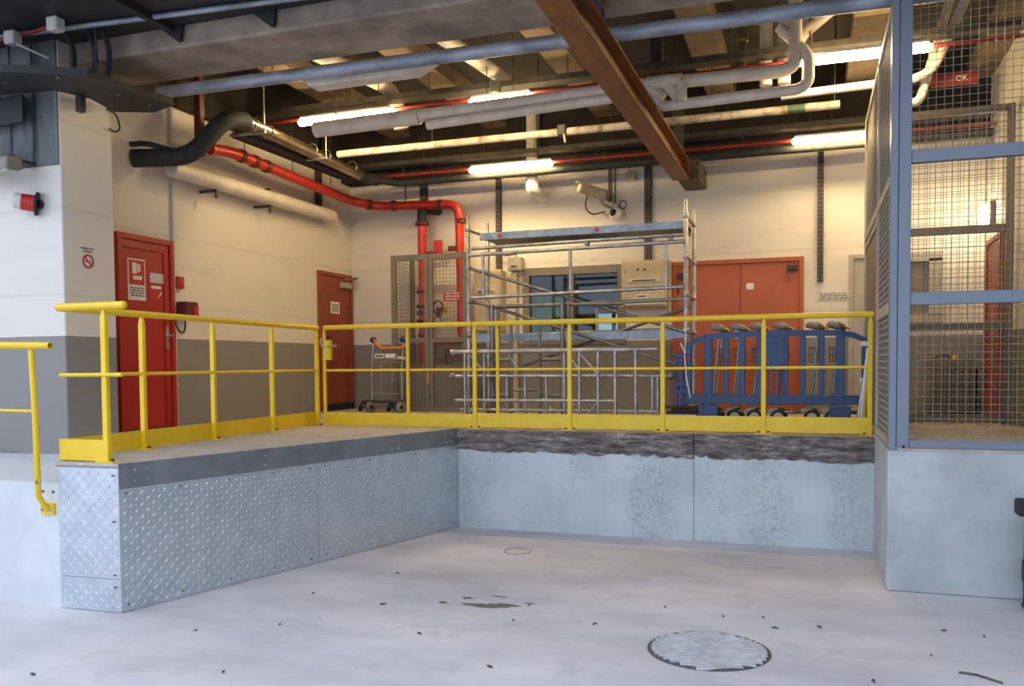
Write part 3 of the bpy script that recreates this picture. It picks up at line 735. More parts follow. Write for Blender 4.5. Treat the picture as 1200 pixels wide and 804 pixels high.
# lower deck
mb = MB(); mb.cbox(X0+.05, X1-.02, Y0+.08, Y1-.03, 1.93, 1.955, .004); dk = part(mb, 'deck', 'darkdeck', sc)
mb = MB(); mb.cbox(X0+.05, X1-.02, Y0+.06, Y0+.08, 1.865, 1.955, .003); part(mb, 'side_board', 'plank', dk)
for x in (X0, X1):
    stick(sc, 'foot_tube', (x, Y0, 1.12), (x, Y1, 1.12), .02)
# ladder frame standing in front of the tower
lf = thing('scaffold_section', 'upright scaffold end frame with built in ladder before the tower', 'scaffold', (-2.95, 9.0, H), 'loose scaffold frames')
for x in (-3.36, -2.55):
    stick(lf, 'leg', (x, 9.0, H), (x, 9.0, 2.26), .028, 'darkalu'); stick(lf, 'leg', (x+.055, 9.04, H), (x+.055, 9.04, 2.25), .022, 'darkalu')
stick(lf, 'top_tube', (-3.31, 9.02, 2.245), (-1.9, 9.15, 2.25), .022, 'darkalu')
for x in (-3.13, -2.80): stick(lf, 'ladder_stile', (x, 8.97, H), (x, 8.97, 2.05), .019, 'darkalu')
for z in (1.76, 1.55, 1.317, 1.10): stick(lf, 'ladder_rung', (-3.13, 8.97, z), (-2.80, 8.97, z), .014, 'darkalu')
for z in (1.65, 1.26):
    stick(lf, 'cross_tube', (-3.36, 9.0, z), (-3.13, 9.0, z), .02, 'darkalu'); stick(lf, 'cross_tube', (-2.80, 9.0, z), (-2.55, 9.0, z), .02, 'darkalu')
for a, c in (((-3.30, 1.05), (-3.14, 1.24)), ((-2.79, 1.24), (-2.60, 1.0))): stick(lf, 'strut', (a[0], 8.99, a[1]), (c[0], 8.99, c[1]), .013)
# frames lying on their long side
fa = thing('scaffold_section', 'aluminium scaffold frame on its long side nearest the guard rail', 'scaffold', (-2.6, 8.7, H), 'loose scaffold frames')
stick(fa, 'long_tube', (-3.73, 8.7, 1.738), (-1.75, 8.7, 1.742), .025); stick(fa, 'spigot', (-1.76, 8.7, 1.742), (-1.47, 8.7, 1.745), .016)
stick(fa, 'long_tube', (-3.69, 8.7, 1.213), (-1.915, 8.7, 1.215), .018)
for x in (-3.57, -2.285, -2.085, -1.906, -1.694): stick(fa, 'rung', (x, 8.7, H+.005), (x, 8.7, 1.735), .021)
for x in (-3.45, -3.35, -2.45): stick(fa, 'rung', (x, 8.71, H+.005), (x, 8.71, 1.735), .017)
for a, c in (((-3.50, 1.70), (-3.34, 1.52)), ((-3.06, 1.70), (-2.94, 1.54)), ((-2.40, 1.70), (-2.29, 1.54)), ((-2.27, 1.70), (-2.10, 1.50)), ((-3.58, 1.0), (-3.42, 1.19)), ((-2.25, 1.0), (-2.10, 1.19)), ((-2.46, 1.0), (-2.33, 1.19))):
    stick(fa, 'strut', (a[0], 8.69, a[1]), (c[0], 8.69, c[1]), .013)
for x in (-3.74, -3.5): 
    mb = MB(); mb.lathe((x, 8.7, 1.738), (1, 0, 0), [(.03, 0), (.033, .01), (.033, .05), (.03, .06)], 12); part(mb, 'collar', 'alu', fa)
fb = thing('scaffold_section', 'lower scaffold frame on its side against the tower foot', 'scaffold', (-2.6, 8.88, H), 'loose scaffold frames')
stick(fb, 'long_tube', (-3.80, 8.88, 1.472), (-1.335, 8.88, 1.468), .02); stick(fb, 'long_tube', (-3.70, 8.88, 1.10), (-1.5, 8.88, 1.10), .018)
for x in (-3.60, -3.15, -2.94, -2.70, -1.555, -1.50): stick(fb, 'rung', (x, 8.88, H+.005), (x, 8.88, 1.47), .018)
mb = MB(); mb.lathe((-1.40, 8.88, 1.468), (1, 0, 0), [(.03, 0), (.04, .01), (.04, .05), (.02, .065)], 12); part(mb, 'coupler', 'darkalu', fb)
mb = MB(); mb.lathe((-3.83, 8.88, 1.472), (1, 0, 0), [(.03, 0), (.036, .01), (.036, .05), (.02, .065)], 12); part(mb, 'coupler', 'darkalu', fb)
ps = thing('pallet_stack', 'thin wooden planks on a pale foot beside the blue barrier', 'planks', (-1.3, 8.95, H))
mb = MB(); mb.cbox(-1.42, -1.10, 8.83, 8.98, H, 1.076, .01); part(mb, 'foot', 'lightgrey', ps)
for i, (dx, dz) in enumerate(((0, 1.075), (.05, 1.105), (-.03, 1.135))):
    mb = MB(); mb.obox((-1.22+dx, 8.925, dz+.012), (.38, .12, .022), Matrix.Rotation(.08*(i-1), 3, 'Z'), .003); part(mb, 'plank', 'darkdeck', ps)

# ================================================================== BLUE BARRIER
ba = thing('crowd_barrier', 'blue plastic crowd barrier with arched top rail and slats', 'barrier', (-.36, 8.8, H))
def bar(x0, x1, z0, z1, nm, d=.028, y=8.8):
    mb = MB(); mb.cbox(x0, x1, y-d, y+d, z0, z1, .006); return part(mb, nm, 'blue', ba)
top = [(-1.19, 1.76), (-1.13, 1.81), (-1.02, 1.855), (-.86, 1.872), (-.36, 1.885), (.256, 1.875), (.37, 1.853), (.485, 1.80)]
mb = MB(); poly = [(x, 8.77, z-.028) for x, z in top]+[(x, 8.77, z+.025) for x, z in reversed(top)]; mb.prism(poly, (0, .06, 0)); tr_ = part(mb, 'top_rail', 'blue', ba)
mb = MB(); poly = [(x, 8.762, z+.012) for x, z in top]+[(x, 8.762, z+.027) for x, z in reversed(top)]; mb.prism(poly, (0, .076, 0)); part(mb, 'top_lip', 'blue', tr_)
bar(-1.20, -1.145, 1.22, 1.79, 'end_stile'); bar(.444, .494, 1.20, 1.81, 'end_stile')
bar(-1.19, .485, 1.19, 1.275, 'bottom_rail', .03)
bar(-1.19, .485, 1.268, 1.283, 'bottom_lip', .038)
for x in (-.98, .257):
    bar(x-.04, x+.04, H+.01, 1.87, 'upright', .034); bar(x-.095, x+.095, H, 1.18, 'foot', .05); bar(x-.06, x+.06, H, H+.035, 'foot', .22)
for x, wd2 in ((-.805, .026), (-.65, .028), (-.49, .025), (-.235, .02), (-.082, .026), (.089, .026)): bar(x-wd2, x+wd2, 1.28, 1.865, 'slat', .02)
bar(-.466, -.25, 1.54, 1.86, 'sign_panel', .012)
bar(-.466, -.25, 1.515, 1.545, 'panel_rail', .02)
for i in range(5): bar(-.455+i*.046, -.437+i*.046, 1.28, 1.52, 'fine_slat', .012)
for z0, z1, w2 in ((1.745, 1.79, .045), (1.40, 1.445, .035)):
    mb = MB(); mb.cbox(.43, .455+w2, 8.755, 8.845, z0, z1, .005); part(mb, 'white_band', 'paper', ba)
mb = MB(); mb.path([(-1.25, 8.76, 1.80), (-1.21, 8.75, 1.72), (-1.19, 8.75, 1.45), (-1.15, 8.75, 1.25)], .008, 6); tp = single(mb, 'barrier_tape', 'paper', 'strip of white and red tape hanging from the barrier corner', 'tape')
mb = MB(); mb.path(rounded([(-1.215, 8.748, 1.70), (-1.16, 8.745, 1.63), (-1.10, 8.745, 1.66), (-1.105, 8.745, 1.70)], .03), .006, 6); part(mb, 'red_loop', 'signred', tp)
b2 = thing('folded_barrier', 'second blue barrier standing behind the arched barrier corner', 'barrier', (-1.27, 9.02, H))
for x in (-1.335, -1.275, -1.225):
    mb = MB(); mb.cbox(x-.02, x+.02, 9.0, 9.05, H, 1.70, .004); part(mb, 'slat', 'blue', b2)
for z in (1.28, 1.36, 1.66):
    mb = MB(); mb.cbox(-1.35, -1.205, 8.995, 9.055, z, z+.04, .004); part(mb, 'cross_bar', 'blue', b2)
for i, (x, m_, dx) in enumerate(((.385, 'alu', .15), (.415, 'paper', .12), (.445, 'signyellow', .08))):
    mb = MB(); mb.tube((x, 8.42, H), (x+dx*.55, 8.47, 1.72 if i else 1.60), .014, 8)
    single(mb, 'leaning_pole', m_, ('bare metal pole', 'white pole', 'yellow pole')[i]+' leaning on the cage beside the barrier end', 'pole')
# nested luggage carts behind the barrier
def cart():
    c = thing('luggage_cart', 'nested luggage cart with grey oval handle behind the blue barrier', 'cart', (0, 9.25, H), 'nested luggage carts behind the barrier')
    for y in (9.08, 9.42):
        mb = MB(); mb.lathe((.0, y-.014, H+.08), (0, 1, 0), [(.03, 0), (.08, .002), (.08, .026), (.03, .028)], 18); wl_ = part(mb, 'wheel', 'black', c)
        mb = MB(); mb.lathe((.0, y-.016, H+.08), (0, 1, 0), [(.05, 0), (.05, .032)], 14); part(mb, 'hub', 'lightgrey', wl_)
        mb = MB(); mb.prism([(-.11, y-.011, H+.15), (-.10, y-.011, H+.11), (-.01, y-.011, H+.085), (.02, y-.011, H+.11), (.0, y-.011, H+.17)], (0, .022, 0)); part(mb, 'caster_housing', 'lightgrey', c)
        mb = MB(); mb.path(rounded([(-.02, y, H+.15), (.02, y, 1.5), (.06, y, 1.94)], .2), .013, 8); part(mb, 'upright', 'alu', c)
    mb = MB(); mb.path([(-.20, 9.08, H+.13), (.25, 9.08, H+.13), (.25, 9.42, H+.13), (-.20, 9.42, H+.13)], .013, 8, closed=True); part(mb, 'base_frame', 'darkalu', c)
    mb = MB(); mb.obox((.055, 9.25, 1.905), (.19, .46, .05), Matrix.Rotation(-.25, 3, 'Y'), .02)
    mb2 = MB(); vs = []; n = 20
    for k, (rr, hz) in enumerate(((.3, -.03), (.95, -.026), (1, -.005), (.85, .03), (.3, .05))):
        for j in range(n):
            th = 2*PI*j/n; q = Matrix.Rotation(.28, 3, 'Y') @ Vector((.098*rr*math.cos(th), .22*rr*math.sin(th), hz*1.0)); vs.append(q+Vector((.03, 9.25, 1.955)))
    mb2.add(vs, [(k*n+j, k*n+(j+1) % n, (k+1)*n+(j+1) % n, (k+1)*n+j) for k in range(4) for j in range(n)]+[tuple(range(n-1, -1, -1)), tuple(range(4*n, 5*n))], True)
    part(mb2, 'handle', 'greyplastic', c)
    mb = MB(); mb.obox((.125, 9.25, 1.945), (.075, .24, .014), Matrix.Rotation(.5, 3, 'Y'), .005); part(mb, 'brake_lever', 'cartyellow', c)
    mb = MB()
    for z in (1.60, 1.67, 1.74): mb.path([(-.03, 9.10, z), (.09, 9.10, z), (.09, 9.40, z), (-.03, 9.40, z)], .005, 5, closed=True)
    for i in range(5):
        for yy in (9.10, 9.40): mb.tube((-.03+i*.03, yy, 1.60), (-.03+i*.03, yy, 1.74), .004, 5)
    part(mb, 'wire_basket', 'wire', c); return c
c0 = cart(); xs = (-.955, -.747, -.55, -.317, .003, .20)
c0.location.x += xs[0]; BASE[c0] = c0.location.copy()
c0['label'] = 'nested luggage cart at the scaffold end of the row behind the barrier'
for x, lb in zip(xs[1:], ('second', 'third', 'fourth', 'fifth', 'sixth')): dup(c0, (x-xs[0], 0, 0), lb+' nested luggage cart counting from the scaffold, behind the barrier')

# luggage trolley with orange handle
tr = thing('luggage_trolley', 'wire luggage trolley with orange handle and blue knobs', 'trolley', (-5.38, 10.4, H))
for x, dy in ((-5.62, 0), (-5.17, 0)):
    mb = MB(); mb.path(rounded([(x+.015, 10.35, 1.10), (x, 10.37, 1.5), (x+.02, 10.40, 1.93)], .2), .013, 8); part(mb, 'upright', 'alu', tr)
    mb = MB(); mb.ball((x+.02, 10.40, 1.945), .045, 12, (1.05, 1, .95)); part(mb, 'knob', 'navy', tr)
    mb = MB(); mb.lathe((x+.02, 10.30, H+.075), (.85, -.5, 0), [(.045, -.018), (.075, -.014), (.075, .014), (.045, .018)], 16); wh = part(mb, 'wheel', 'greyplastic', tr)
    mb = MB(); mb.lathe((x+.02, 10.30, H+.075), (.85, -.5, 0), [(.03, -.022), (.03, .022)], 10); part(mb, 'hub', 'black', wh)
    mb = MB(); mb.obox((x-.02, 10.33, H+.14), (.13, .08, .07), None, .02); part(mb, 'fork', 'tray', tr)
mb = MB(); mb.path(rounded([(-5.58, 10.38, 1.945), (-5.46, 10.33, 1.83), (-5.12, 10.33, 1.83), (-5.05, 10.36, 1.90), (-5.13, 10.40, 1.945)], .06), .017, 10); part(mb, 'handle', 'orange', tr)
mb = MB(); mb.cbox(-5.57, -5.22, 10.36, 10.372, 1.66, 1.80, .004); pn = part(mb, 'name_panel', 'cagebrown', tr)
mb = MB(); mb.cbox(-5.56, -5.42, 10.354, 10.36, 1.70, 1.755, .001); part(mb, 'label_plate', 'paper', pn)
mb = MB(); mb.cbox(-5.40, -5.25, 10.354, 10.36, 1.70, 1.755, .001); part(mb, 'label_plate', 'paper', pn)
print_lines(tr, (-5.55, 10.353, 1.713), (1, 0, 0), (0, 0, 1), .12, 1, .055, seed=11)
mb = MB(); mb.tube((-5.21, 10.35, 1.70), (-5.10, 10.33, 1.69), .022, 8); part(mb, 'coin_lock', 'lightgrey', tr)
for a in (-5.47, -5.31):
    mb = MB(); mb.tube((a, 10.37, 1.22), (a, 10.37, 1.62), .006, 6); part(mb, 'wire', 'alu', tr)
for z in (1.22, 1.64):
    mb = MB(); mb.tube((-5.61, 10.36, z), (-5.16, 10.36, z), .008, 6); part(mb, 'cross_wire', 'alu', tr)
for x in (-5.60, -5.15):
    mb = MB(); mb.path([(x, 10.36, 1.12), (x-.17, 10.5, 1.10), (x-.33, 10.62, 1.06)], .016, 8); part(mb, 'base_tube', 'tray', tr)
for k in (.08, .17, .26):
    mb = MB(); mb.cbox(-5.62-k, -5.13-k, 10.34+k*.8, 10.38+k*.8, 1.09, 1.12, .004); part(mb, 'base_slat', 'tray', tr)
for x in (-5.93, -5.49):
    mb = MB(); mb.lathe((x-.015, 10.61, H+.04), (1, 0, 0), [(.04, 0), (.04, .03)], 12); part(mb, 'wheel', 'black', tr)
for x in (-5.72, -5.36):
    mb = MB(); mb.cbox(x-.06, x+.06, 10.42, 10.5, 1.02, 1.06, .01); part(mb, 'bumper', 'navy', tr)

# ================================================================== FIRE RISER CAGE AND RED PIPES
rc = thing('riser_cage', 'taupe mesh gate frame around the red fire pipes', 'cage', (-4.9, 10.75, H))
YC = 10.7
for x0, x1, z0, z1 in ((-5.47, -5.39, H, 3.10), (-4.97, -4.91, H, 3.06), (-4.905, -4.845, H, 3.06), (-4.41, -4.34, H, 3.10), (-5.39, -4.97, 3.02, 3.10), (-4.845, -4.41, 3.02, 3.10), (-5.39, -4.97, H, 1.03), (-4.845, -4.41, H, 1.03), (-5.39, -4.97, 1.90, 1.97), (-4.845, -4.41, 1.90, 1.97), (-4.97, -4.845, 3.06, 3.10)):
    mb = MB(); mb.cbox(x0, x1, YC-.02, YC+.02, z0, z1, .003); part(mb, 'frame', 'cagebrown', rc)
for x0, x1 in ((-5.39, -4.97), (-4.845, -4.41)):
    mb = MB(); wires(mb, 'y', YC, x0, x1, 1.97, 3.02, .05, .0022); part(mb, 'mesh_panel', 'wire', rc, 'stuff')
    mb = MB(); wires(mb, 'y', YC, x0, x1, 1.03, 1.90, .05, .0022); part(mb, 'mesh_panel', 'wire', rc, 'stuff')
    mb = MB(); mb.cbox(x0, x1, YC+.01, YC+.014, 1.03, 1.60, .001); part(mb, 'kick_sheet', 'cagebrown', rc)
mb = MB(); mb.cbox(-5.47, -5.42, 11.28, 11.34, H, 3.10, .003); part(mb, 'frame', 'cagebrown', rc)
mb = MB(); wires(mb, 'x', -5.445, YC+.02, 11.28, 1.03, 3.05, .05, .0022); part(mb, 'mesh_panel', 'wire', rc, 'stuff')
mb = MB(); mb.cbox(-4.925, -4.905, YC-.05, YC-.02, 1.35, 1.50, .003); part(mb, 'lock', 'signyellow', rc)

rr = thing('fire_main', 'bright red fire main running along the walls and down into the cage', 'pipe', (-5.5, 11.0, H))
pth = [(-6.1, 7.75, 3.93), (-6.1, 8.10, 3.98), (-6.1, 10.72, 3.90), (-5.85, 11.02, 3.855), (-4.60, 11.05, 3.81), (-4.57, 11.05, 2.0)]
mb = MB(); mb.path(rounded(pth, .18, 6), .062, 14); part(mb, 'pipe', 'pipered', rr)
def clampring(parent, c, ax, r=.075, l=.07, m='clamp'):
    c = Vector(c); a = Vector(ax).normalized(); mb = MB()
    mb.lathe(c-a*l/2, a, [(r*.9, 0), (r, .006), (r, l*.35), (r*.9, l*.4), (r*.9, l*.6), (r, l*.65), (r, l-.006), (r*.9, l)], 14); part(mb, 'coupling', m, parent)
for c, ax in (((-6.1, 8.28, 3.975), (0, 1, -.03)), ((-6.1, 8.52, 3.967), (0, 1, -.03)), ((-6.1, 8.75, 3.96), (0, 1, -.03)), ((-5.92, 10.93, 3.87), (1, 1.1, 0)), ((-5.58, 11.03, 3.85), (1, 0, 0)), ((-4.87, 11.045, 3.82), (1, 0, 0)), ((-4.57, 11.05, 3.58), (0, 0, 1)), ((-4.57, 11.05, 2.15), (0, 0, 1))): clampring(rr, c, ax)
mb = MB(); mb.cbox(-4.76, -4.62, 11.02, 11.08, 3.17, 3.24, .006); part(mb, 'bracket', 'clamp', rr)
mb = MB(); mb.path(rounded([(-5.16, 11.05, 1.35), (-5.16, 11.05, 1.93), (-4.57, 11.05, 1.93), (-4.57, 11.05, 2.05)], .1), .05, 12); part(mb, 'header', 'pipered', rr)
mb = MB(); mb.tube((-4.80, 11.05, 1.75), (-4.45, 11.05, 1.75), .028, 8); part(mb, 'branch', 'clamp', rr)
mb = MB(); mb.path([(-4.80, 11.02, 1.60), (-4.80, 11.02, 1.80), (-4.72, 11.02, 1.80)], .016, 6); part(mb, 'tap', 'clamp', rr)
for z in (4.0,):
    for p in ((-6.1, 8.35), (-6.1, 9.3), (-6.1, 10.2)):
        mb = MB(); mb.tube((p[0], p[1], 4.02), (p[0], p[1], 5.0), .006, 6); part(mb, 'hanger', 'tray', rr)
mb = MB(); mb.tube((-5.4, 11.03, 3.9), (-5.4, 11.03, 4.25), .012, 6); part(mb, 'hanger', 'tray', rr)
r2 = thing('fire_riser', 'red fire riser with dark elbow and valves behind the mesh', 'pipe', (-5.16, 11.1, H))
mb = MB(); mb.tube((-5.16, 11.05, H), (-5.16, 11.05, 3.62), .062, 14); part(mb, 'pipe', 'pipered', r2)
mb = MB(); mb.path(rounded([(-5.16, 11.05, 3.60), (-5.16, 11.05, 3.78), (-5.04, 11.36, 3.80)], .12, 6), .068, 14); part(mb, 'elbow', 'insul', r2)
clampring(r2, (-5.16, 11.05, 3.57), (0, 0, 1), .10, .05)
for z, r in ((2.62, .09), (2.42, .10), (2.33, .10), (2.22, .10), (2.02, .08)): clampring(r2, (-5.16, 11.05, z), (0, 0, 1), r, .05)
mb = MB(); mb.tube((-5.16, 11.05, 3.17), (-4.92, 11.08, 3.15), .022, 8); va = part(mb, 'valve_stem', 'clamp', r2)
mb = MB(); mb.cbox(-5.0, -4.88, 11.06, 11.12, 3.12, 3.34, .006); part(mb, 'valve_plate', 'signred', r2)
mb = MB(); mb.path([(-4.90+.07*math.cos(t), 10.98, 2.40+.09*math.sin(t)) for t in [2*PI*i/16 for i in range(16)]], .012, 6, closed=True); part(mb, 'hand_wheel', 'clamp', r2)
mb = MB(); mb.tube((-4.90, 11.0, 2.12), (-4.90, 11.0, 2.40), .04, 10); part(mb, 'valve_body', 'clamp', r2)
mb = MB(); mb.lathe((-4.90, 10.99, 2.22), (0, -1, 0), [(.05, 0), (.05, .03), (.045, .035)], 16); gg = part(mb, 'gauge', 'paper', r2)
mb = MB(); mb.path([(-4.90+.05*math.cos(t), 10.955, 2.22+.05*math.sin(t)) for t in [2*PI*i/16 for i in range(16)]], .006, 6, closed=True); part(mb, 'gauge_rim', 'black', gg)
mb = MB(); mb.cbox(-4.79, -4.53, 10.93, 10.94, 2.47, 2.60, .002); s = single(mb, 'fire_sign', 'signred', 'red plate with white lettering hung on the fire pipe', 'sign')
print_lines(s, (-4.77, 10.929, 2.57), (1, 0, 0), (0, 0, 1), .22, 3, .04, 'paper', seed=8)
mb = MB(); mb.cbox(-4.87, -4.75, 11.0, 11.01, 2.31, 2.41, .002); s = single(mb, 'warning_plate', 'signyellow', 'small yellow plate beside the pressure gauge', 'sign')
print_lines(s, (-4.85, 10.999, 2.38), (1, 0, 0), (0, 0, 1), .08, 3, .025, 'ink', seed=9)

# ================================================================== WALL EQUIPMENT
cb1 = thing('electrical_cabinet', 'beige electrical cabinet with long handle between window and double door', 'cabinet', (-2.05, 11.3, 2.32))
mb = MB(); mb.cbox(-2.35, -1.76, 11.12, 11.36, 2.33, 2.93, .01); part(mb, 'body', 'beige', cb1)
mb = MB(); mb.cbox(-2.33, -1.78, 11.095, 11.12, 2.35, 2.91, .006); dr = part(mb, 'door', 'beige', cb1)
mb = MB(); mb.cbox(-2.26, -1.84, 11.075, 11.096, 2.645, 2.69, .006); part(mb, 'handle', 'lightgrey', dr)
mb = MB(); mb.cbox(-2.20, -1.90, 11.07, 11.078, 2.66, 2.675, .002); part(mb, 'handle_slot', 'black', dr)
for x in (-2.13, -2.04):
    mb = MB(); mb.lathe((x, 11.096, 2.81), (0, -1, 0), [(.014, 0), (.014, .012)], 10); part(mb, 'indicator', 'black', dr)
for z in (2.80, 2.45):
    mb = MB(); mb.lathe((-2.30, 11.096, z), (0, -1, 0), [(.022, 0), (.022, .015)], 10); part(mb, 'lock', 'greybox', dr)
mb = MB(); mb.cbox(-2.14, -2.0, 11.092, 11.097, 2.44, 2.49, .001); part(mb, 'number_plate', 'paper', dr)
print_lines(cb1, (-2.13, 11.091, 2.455), (1, 0, 0), (0, 0, 1), .12, 1, .04, seed=21)
mb = MB(); mb.cbox(-1.755, -1.725, 11.2, 11.36, 2.2, 2.92, .004); part(mb, 'side_duct', 'beige', cb1)
cb2 = thing('electrical_cabinet', 'grey beige electrical cabinet behind the left scaffold leg', 'cabinet', (-4.2, 11.3, 2.3))
mb = MB(); mb.cbox(-4.42, -4.03, 11.12, 11.36, 2.05, 2.90, .01); part(mb, 'body', 'beige', cb2)
mb = MB(); mb.cbox(-4.40, -4.05, 11.10, 11.12, 2.07, 2.88, .006); dr = part(mb, 'door', 'beige', cb2)
mb = MB(); mb.cbox(-4.36, -4.10, 11.08, 11.10, 2.585, 2.63, .004); part(mb, 'handle', 'lightgrey', dr)
mb = MB(); mb.cbox(-4.34, -4.13, 11.075, 11.082, 2.60, 2.615, .002); part(mb, 'handle_slot', 'clamp', dr)
mb = MB(); mb.cbox(-3.93, -3.84, 11.26, 11.36, H, 2.85, .006); single(mb, 'cable_duct', 'beige', 'upright cream cable duct beside the office window', 'duct')
ms = thing('meter_box', 'small grey green box above the cable duct', 'box', (-3.85, 11.3, 2.88))
mb = MB(); mb.cbox(-3.95, -3.755, 11.2, 11.36, 2.885, 3.065, .006); part(mb, 'case', 'greybox', ms)
mb = MB(); mb.cbox(-3.925, -3.79, 11.192, 11.202, 2.91, 3.04, .004); fc = part(mb, 'cover', 'sidebar', ms)
mb = MB(); mb.cbox(-3.90, -3.815, 11.188, 11.193, 2.925, 2.95, .001); part(mb, 'window', 'tray', fc)
mb = MB(); mb.path(rounded([(-3.86, 11.3, 3.065), (-3.86, 11.3, 3.12), (-4.0, 11.3, 3.10), (-4.1, 11.3, 3.14)], .04), .008, 6); part(mb, 'cable', 'black', ms)
# perforated strut channels
def strut(x, z0, z1, wd2, label):
    t = thing('strut_channel', label, 'channel', (x, 11.3, z0))
    mb = MB(); mb.cbox(x-wd2, x+wd2, 11.28, 11.355, z0, z1, .003); part(mb, 'channel', 'tray', t)
    mb = MB(); k = int((z1-z0)/.05)
    for i in range(k):
        for sx in (-.45, .45): mb.lathe((x+sx*wd2, 11.281, z0+.03+i*.05), (0, -1, 0), [(.010, 0), (.010, .003)], 6)
    part(mb, 'slots', 'cagebrown', t, 'stuff')
strut(-2.035, 2.93, 4.25, .045, 'perforated dark strut channel above the beige cabinet')
strut(.09, 2.59, 4.25, .035, 'perforated strut channel beside the double door')
strut(-4.115, 2.90, 4.25, .035, 'dark strut channel behind the scaffold left end')
strut(-5.25, 3.86, 4.4, .05, 'short dark strut behind the red fire main')
# cctv
cc = thing('cctv_camera', 'beige box security camera on a wall bracket', 'camera', (-2.6, 11.1, 3.7))
R1 = Matrix.Rotation(.30, 3, 'Y') @ Matrix.Rotation(.5, 3, 'Z')
mb = MB(); mb.obox((-2.70, 10.98, 3.83), (.38, .14, .12), R1, .02); part(mb, 'housing', 'beige', cc)
mb = MB(); mb.obox((-2.70, 10.98, 3.892), (.44, .17, .014), R1, .005); part(mb, 'sun_shield', 'beige', cc)
mb = MB(); mb.obox((-2.52, 11.06, 3.78), (.06, .13, .11), R1, .015); part(mb, 'rear_cap', 'cagebrown', cc)
mb = MB(); mb.path(rounded([(-2.62, 11.05, 3.79), (-2.60, 11.10, 3.68), (-2.52, 11.34, 3.66)], .05), .02, 8); part(mb, 'bracket', 'greybox', cc)
mb = MB(); mb.cbox(-2.64, -2.50, 11.30, 11.36, 3.58, 3.74, .008); part(mb, 'wall_box', 'lightgrey', cc)
mb = MB(); mb.path(rounded([(-2.76, 10.97, 3.82), (-2.80, 10.98, 3.62), (-2.74, 11.1, 3.55), (-2.60, 11.32, 3.62)], .08), .01, 6); part(mb, 'cable', 'black', cc)
dm = thing('dome_camera', 'white dome security camera below the box camera', 'camera', (-2.42, 11.2, 3.55))
mb = MB(); mb.ball((-2.44, 11.2, 3.56), .085, 16); part(mb, 'shell', 'paper', dm)
mb = MB(); mb.ball((-2.46, 11.145, 3.57), .05, 14); part(mb, 'lens_dome', 'black', dm)
mb = MB(); mb.path(rounded([(-2.44, 11.2, 3.62), (-2.44, 11.25, 3.68), (-2.44, 11.36, 3.68)], .05), .025, 8); part(mb, 'arm', 'lightgrey', dm)
mb = MB(); mb.path([(-2.34+.045*math.cos(t), 11.18, 3.67+.055*math.sin(t)) for t in [2*PI*i/14 for i in range(14)]], .007, 6, closed=True); part(mb, 'cable_loop', 'black', dm)
for x in (-2.56, -2.53, -2.48):
    mb = MB(); mb.tube((x, 11.34, 3.72), (x, 11.34, 4.2), .012, 6); part(mb, 'conduit', 'cagebrown', dm)
mb = MB(); mb.cbox(-2.33, -2.19, 11.28, 11.36, 4.0, 4.12, .01); single(mb, 'junction_box', 'beige', 'beige junction box on the back wall above the cameras', 'box')
# white vent elbow
ve = thing('vent_pipe', 'white vertical vent pipe ending in an elbow on the back wall', 'pipe', (-3.5, 11.0, 3.9))
mb = MB(); mb.tube((-3.52, 10.98, 4.02), (-3.52, 10.98, 5.0), .075, 14); part(mb, 'pipe', 'white', ve)
mb = MB(); mb.path(rounded([(-3.52, 10.98, 4.06), (-3.52, 10.98, 3.92), (-3.47, 11.36, 3.88)], .11, 6), .085, 14); part(mb, 'elbow', 'paper', ve)
mb = MB(); mb.tube((-3.63, 10.96, 4.25), (-3.63, 10.96, 5.0), .01, 6); part(mb, 'cable', 'tray', ve)
mb = MB(); mb.tube((-3.40, 10.96, 4.25), (-3.40, 10.96, 5.0), .008, 6); part(mb, 'cable', 'tray', ve)
# wall text plate
mb = MB(); mb.cbox(.05, .44, 11.340, 11.352, 2.365, 2.465, .001); s = single(mb, 'wall_notice', 'wall', 'faded wall notice with three rows of lettering beside the double door', 'notice')
s.data.materials[0] = mat('cream_notice', CREAM, lin(214, 206, 194), .7)
print_lines(s, (.08, 11.339, 2.43), (1, 0, 0), (0, 0, 1), .33, 3, .026, 'greyplastic', seed=31)
# left wall: call point, alarm with cable, conduit
cp = thing('call_point', 'small red fire alarm call point beside the red door', 'alarm', (-6.42, 7.6, 2.43))
mb = MB(); mb.cbox(-6.455, -6.39, 7.55, 7.66, 2.44, 2.57, .02); part(mb, 'case', 'pipered', cp)
mb = MB(); mb.cbox(-6.392, -6.384, 7.585, 7.64, 2.47, 2.53, .004); part(mb, 'button', 'signred', cp)
ab = thing('fire_hose_alarm', 'dark red alarm box with hanging cable below the call point', 'alarm', (-6.4, 7.65, 2.1))
mb = MB(); mb.cbox(-6.455, -6.30, 7.56, 7.76, 2.13, 2.30, .012); part(mb, 'case', 'clamp', ab)
mb = MB(); mb.cbox(-6.302, -6.292, 7.67, 7.75, 2.15, 2.25, .004); part(mb, 'button', 'pipered', ab)
mb = MB(); mb.path(rounded([(-6.42, 7.52, 2.16), (-6.42, 7.54, 2.02), (-6.40, 7.62, 1.95), (-6.40, 7.66, 2.03), (-6.40, 7.65, 2.14)], .06), .009, 6); part(mb, 'cable', 'black', ab)
cn = thing('wall_conduit', 'thin grey vertical conduit beside the red door', 'conduit', (-6.43, 7.54, H))
mb = MB(); mb.tube((-6.43, 7.535, H), (-6.43, 7.535, 4.55), .014, 8); part(mb, 'tube', 'lightgrey', cn)
for z in (1.4, 2.1, 2.85, 3.5):
    mb = MB(); mb.cbox(-6.452, -6.41, 7.512, 7.558, z, z+.02, .002); part(mb, 'clip', 'lightgrey', cn)
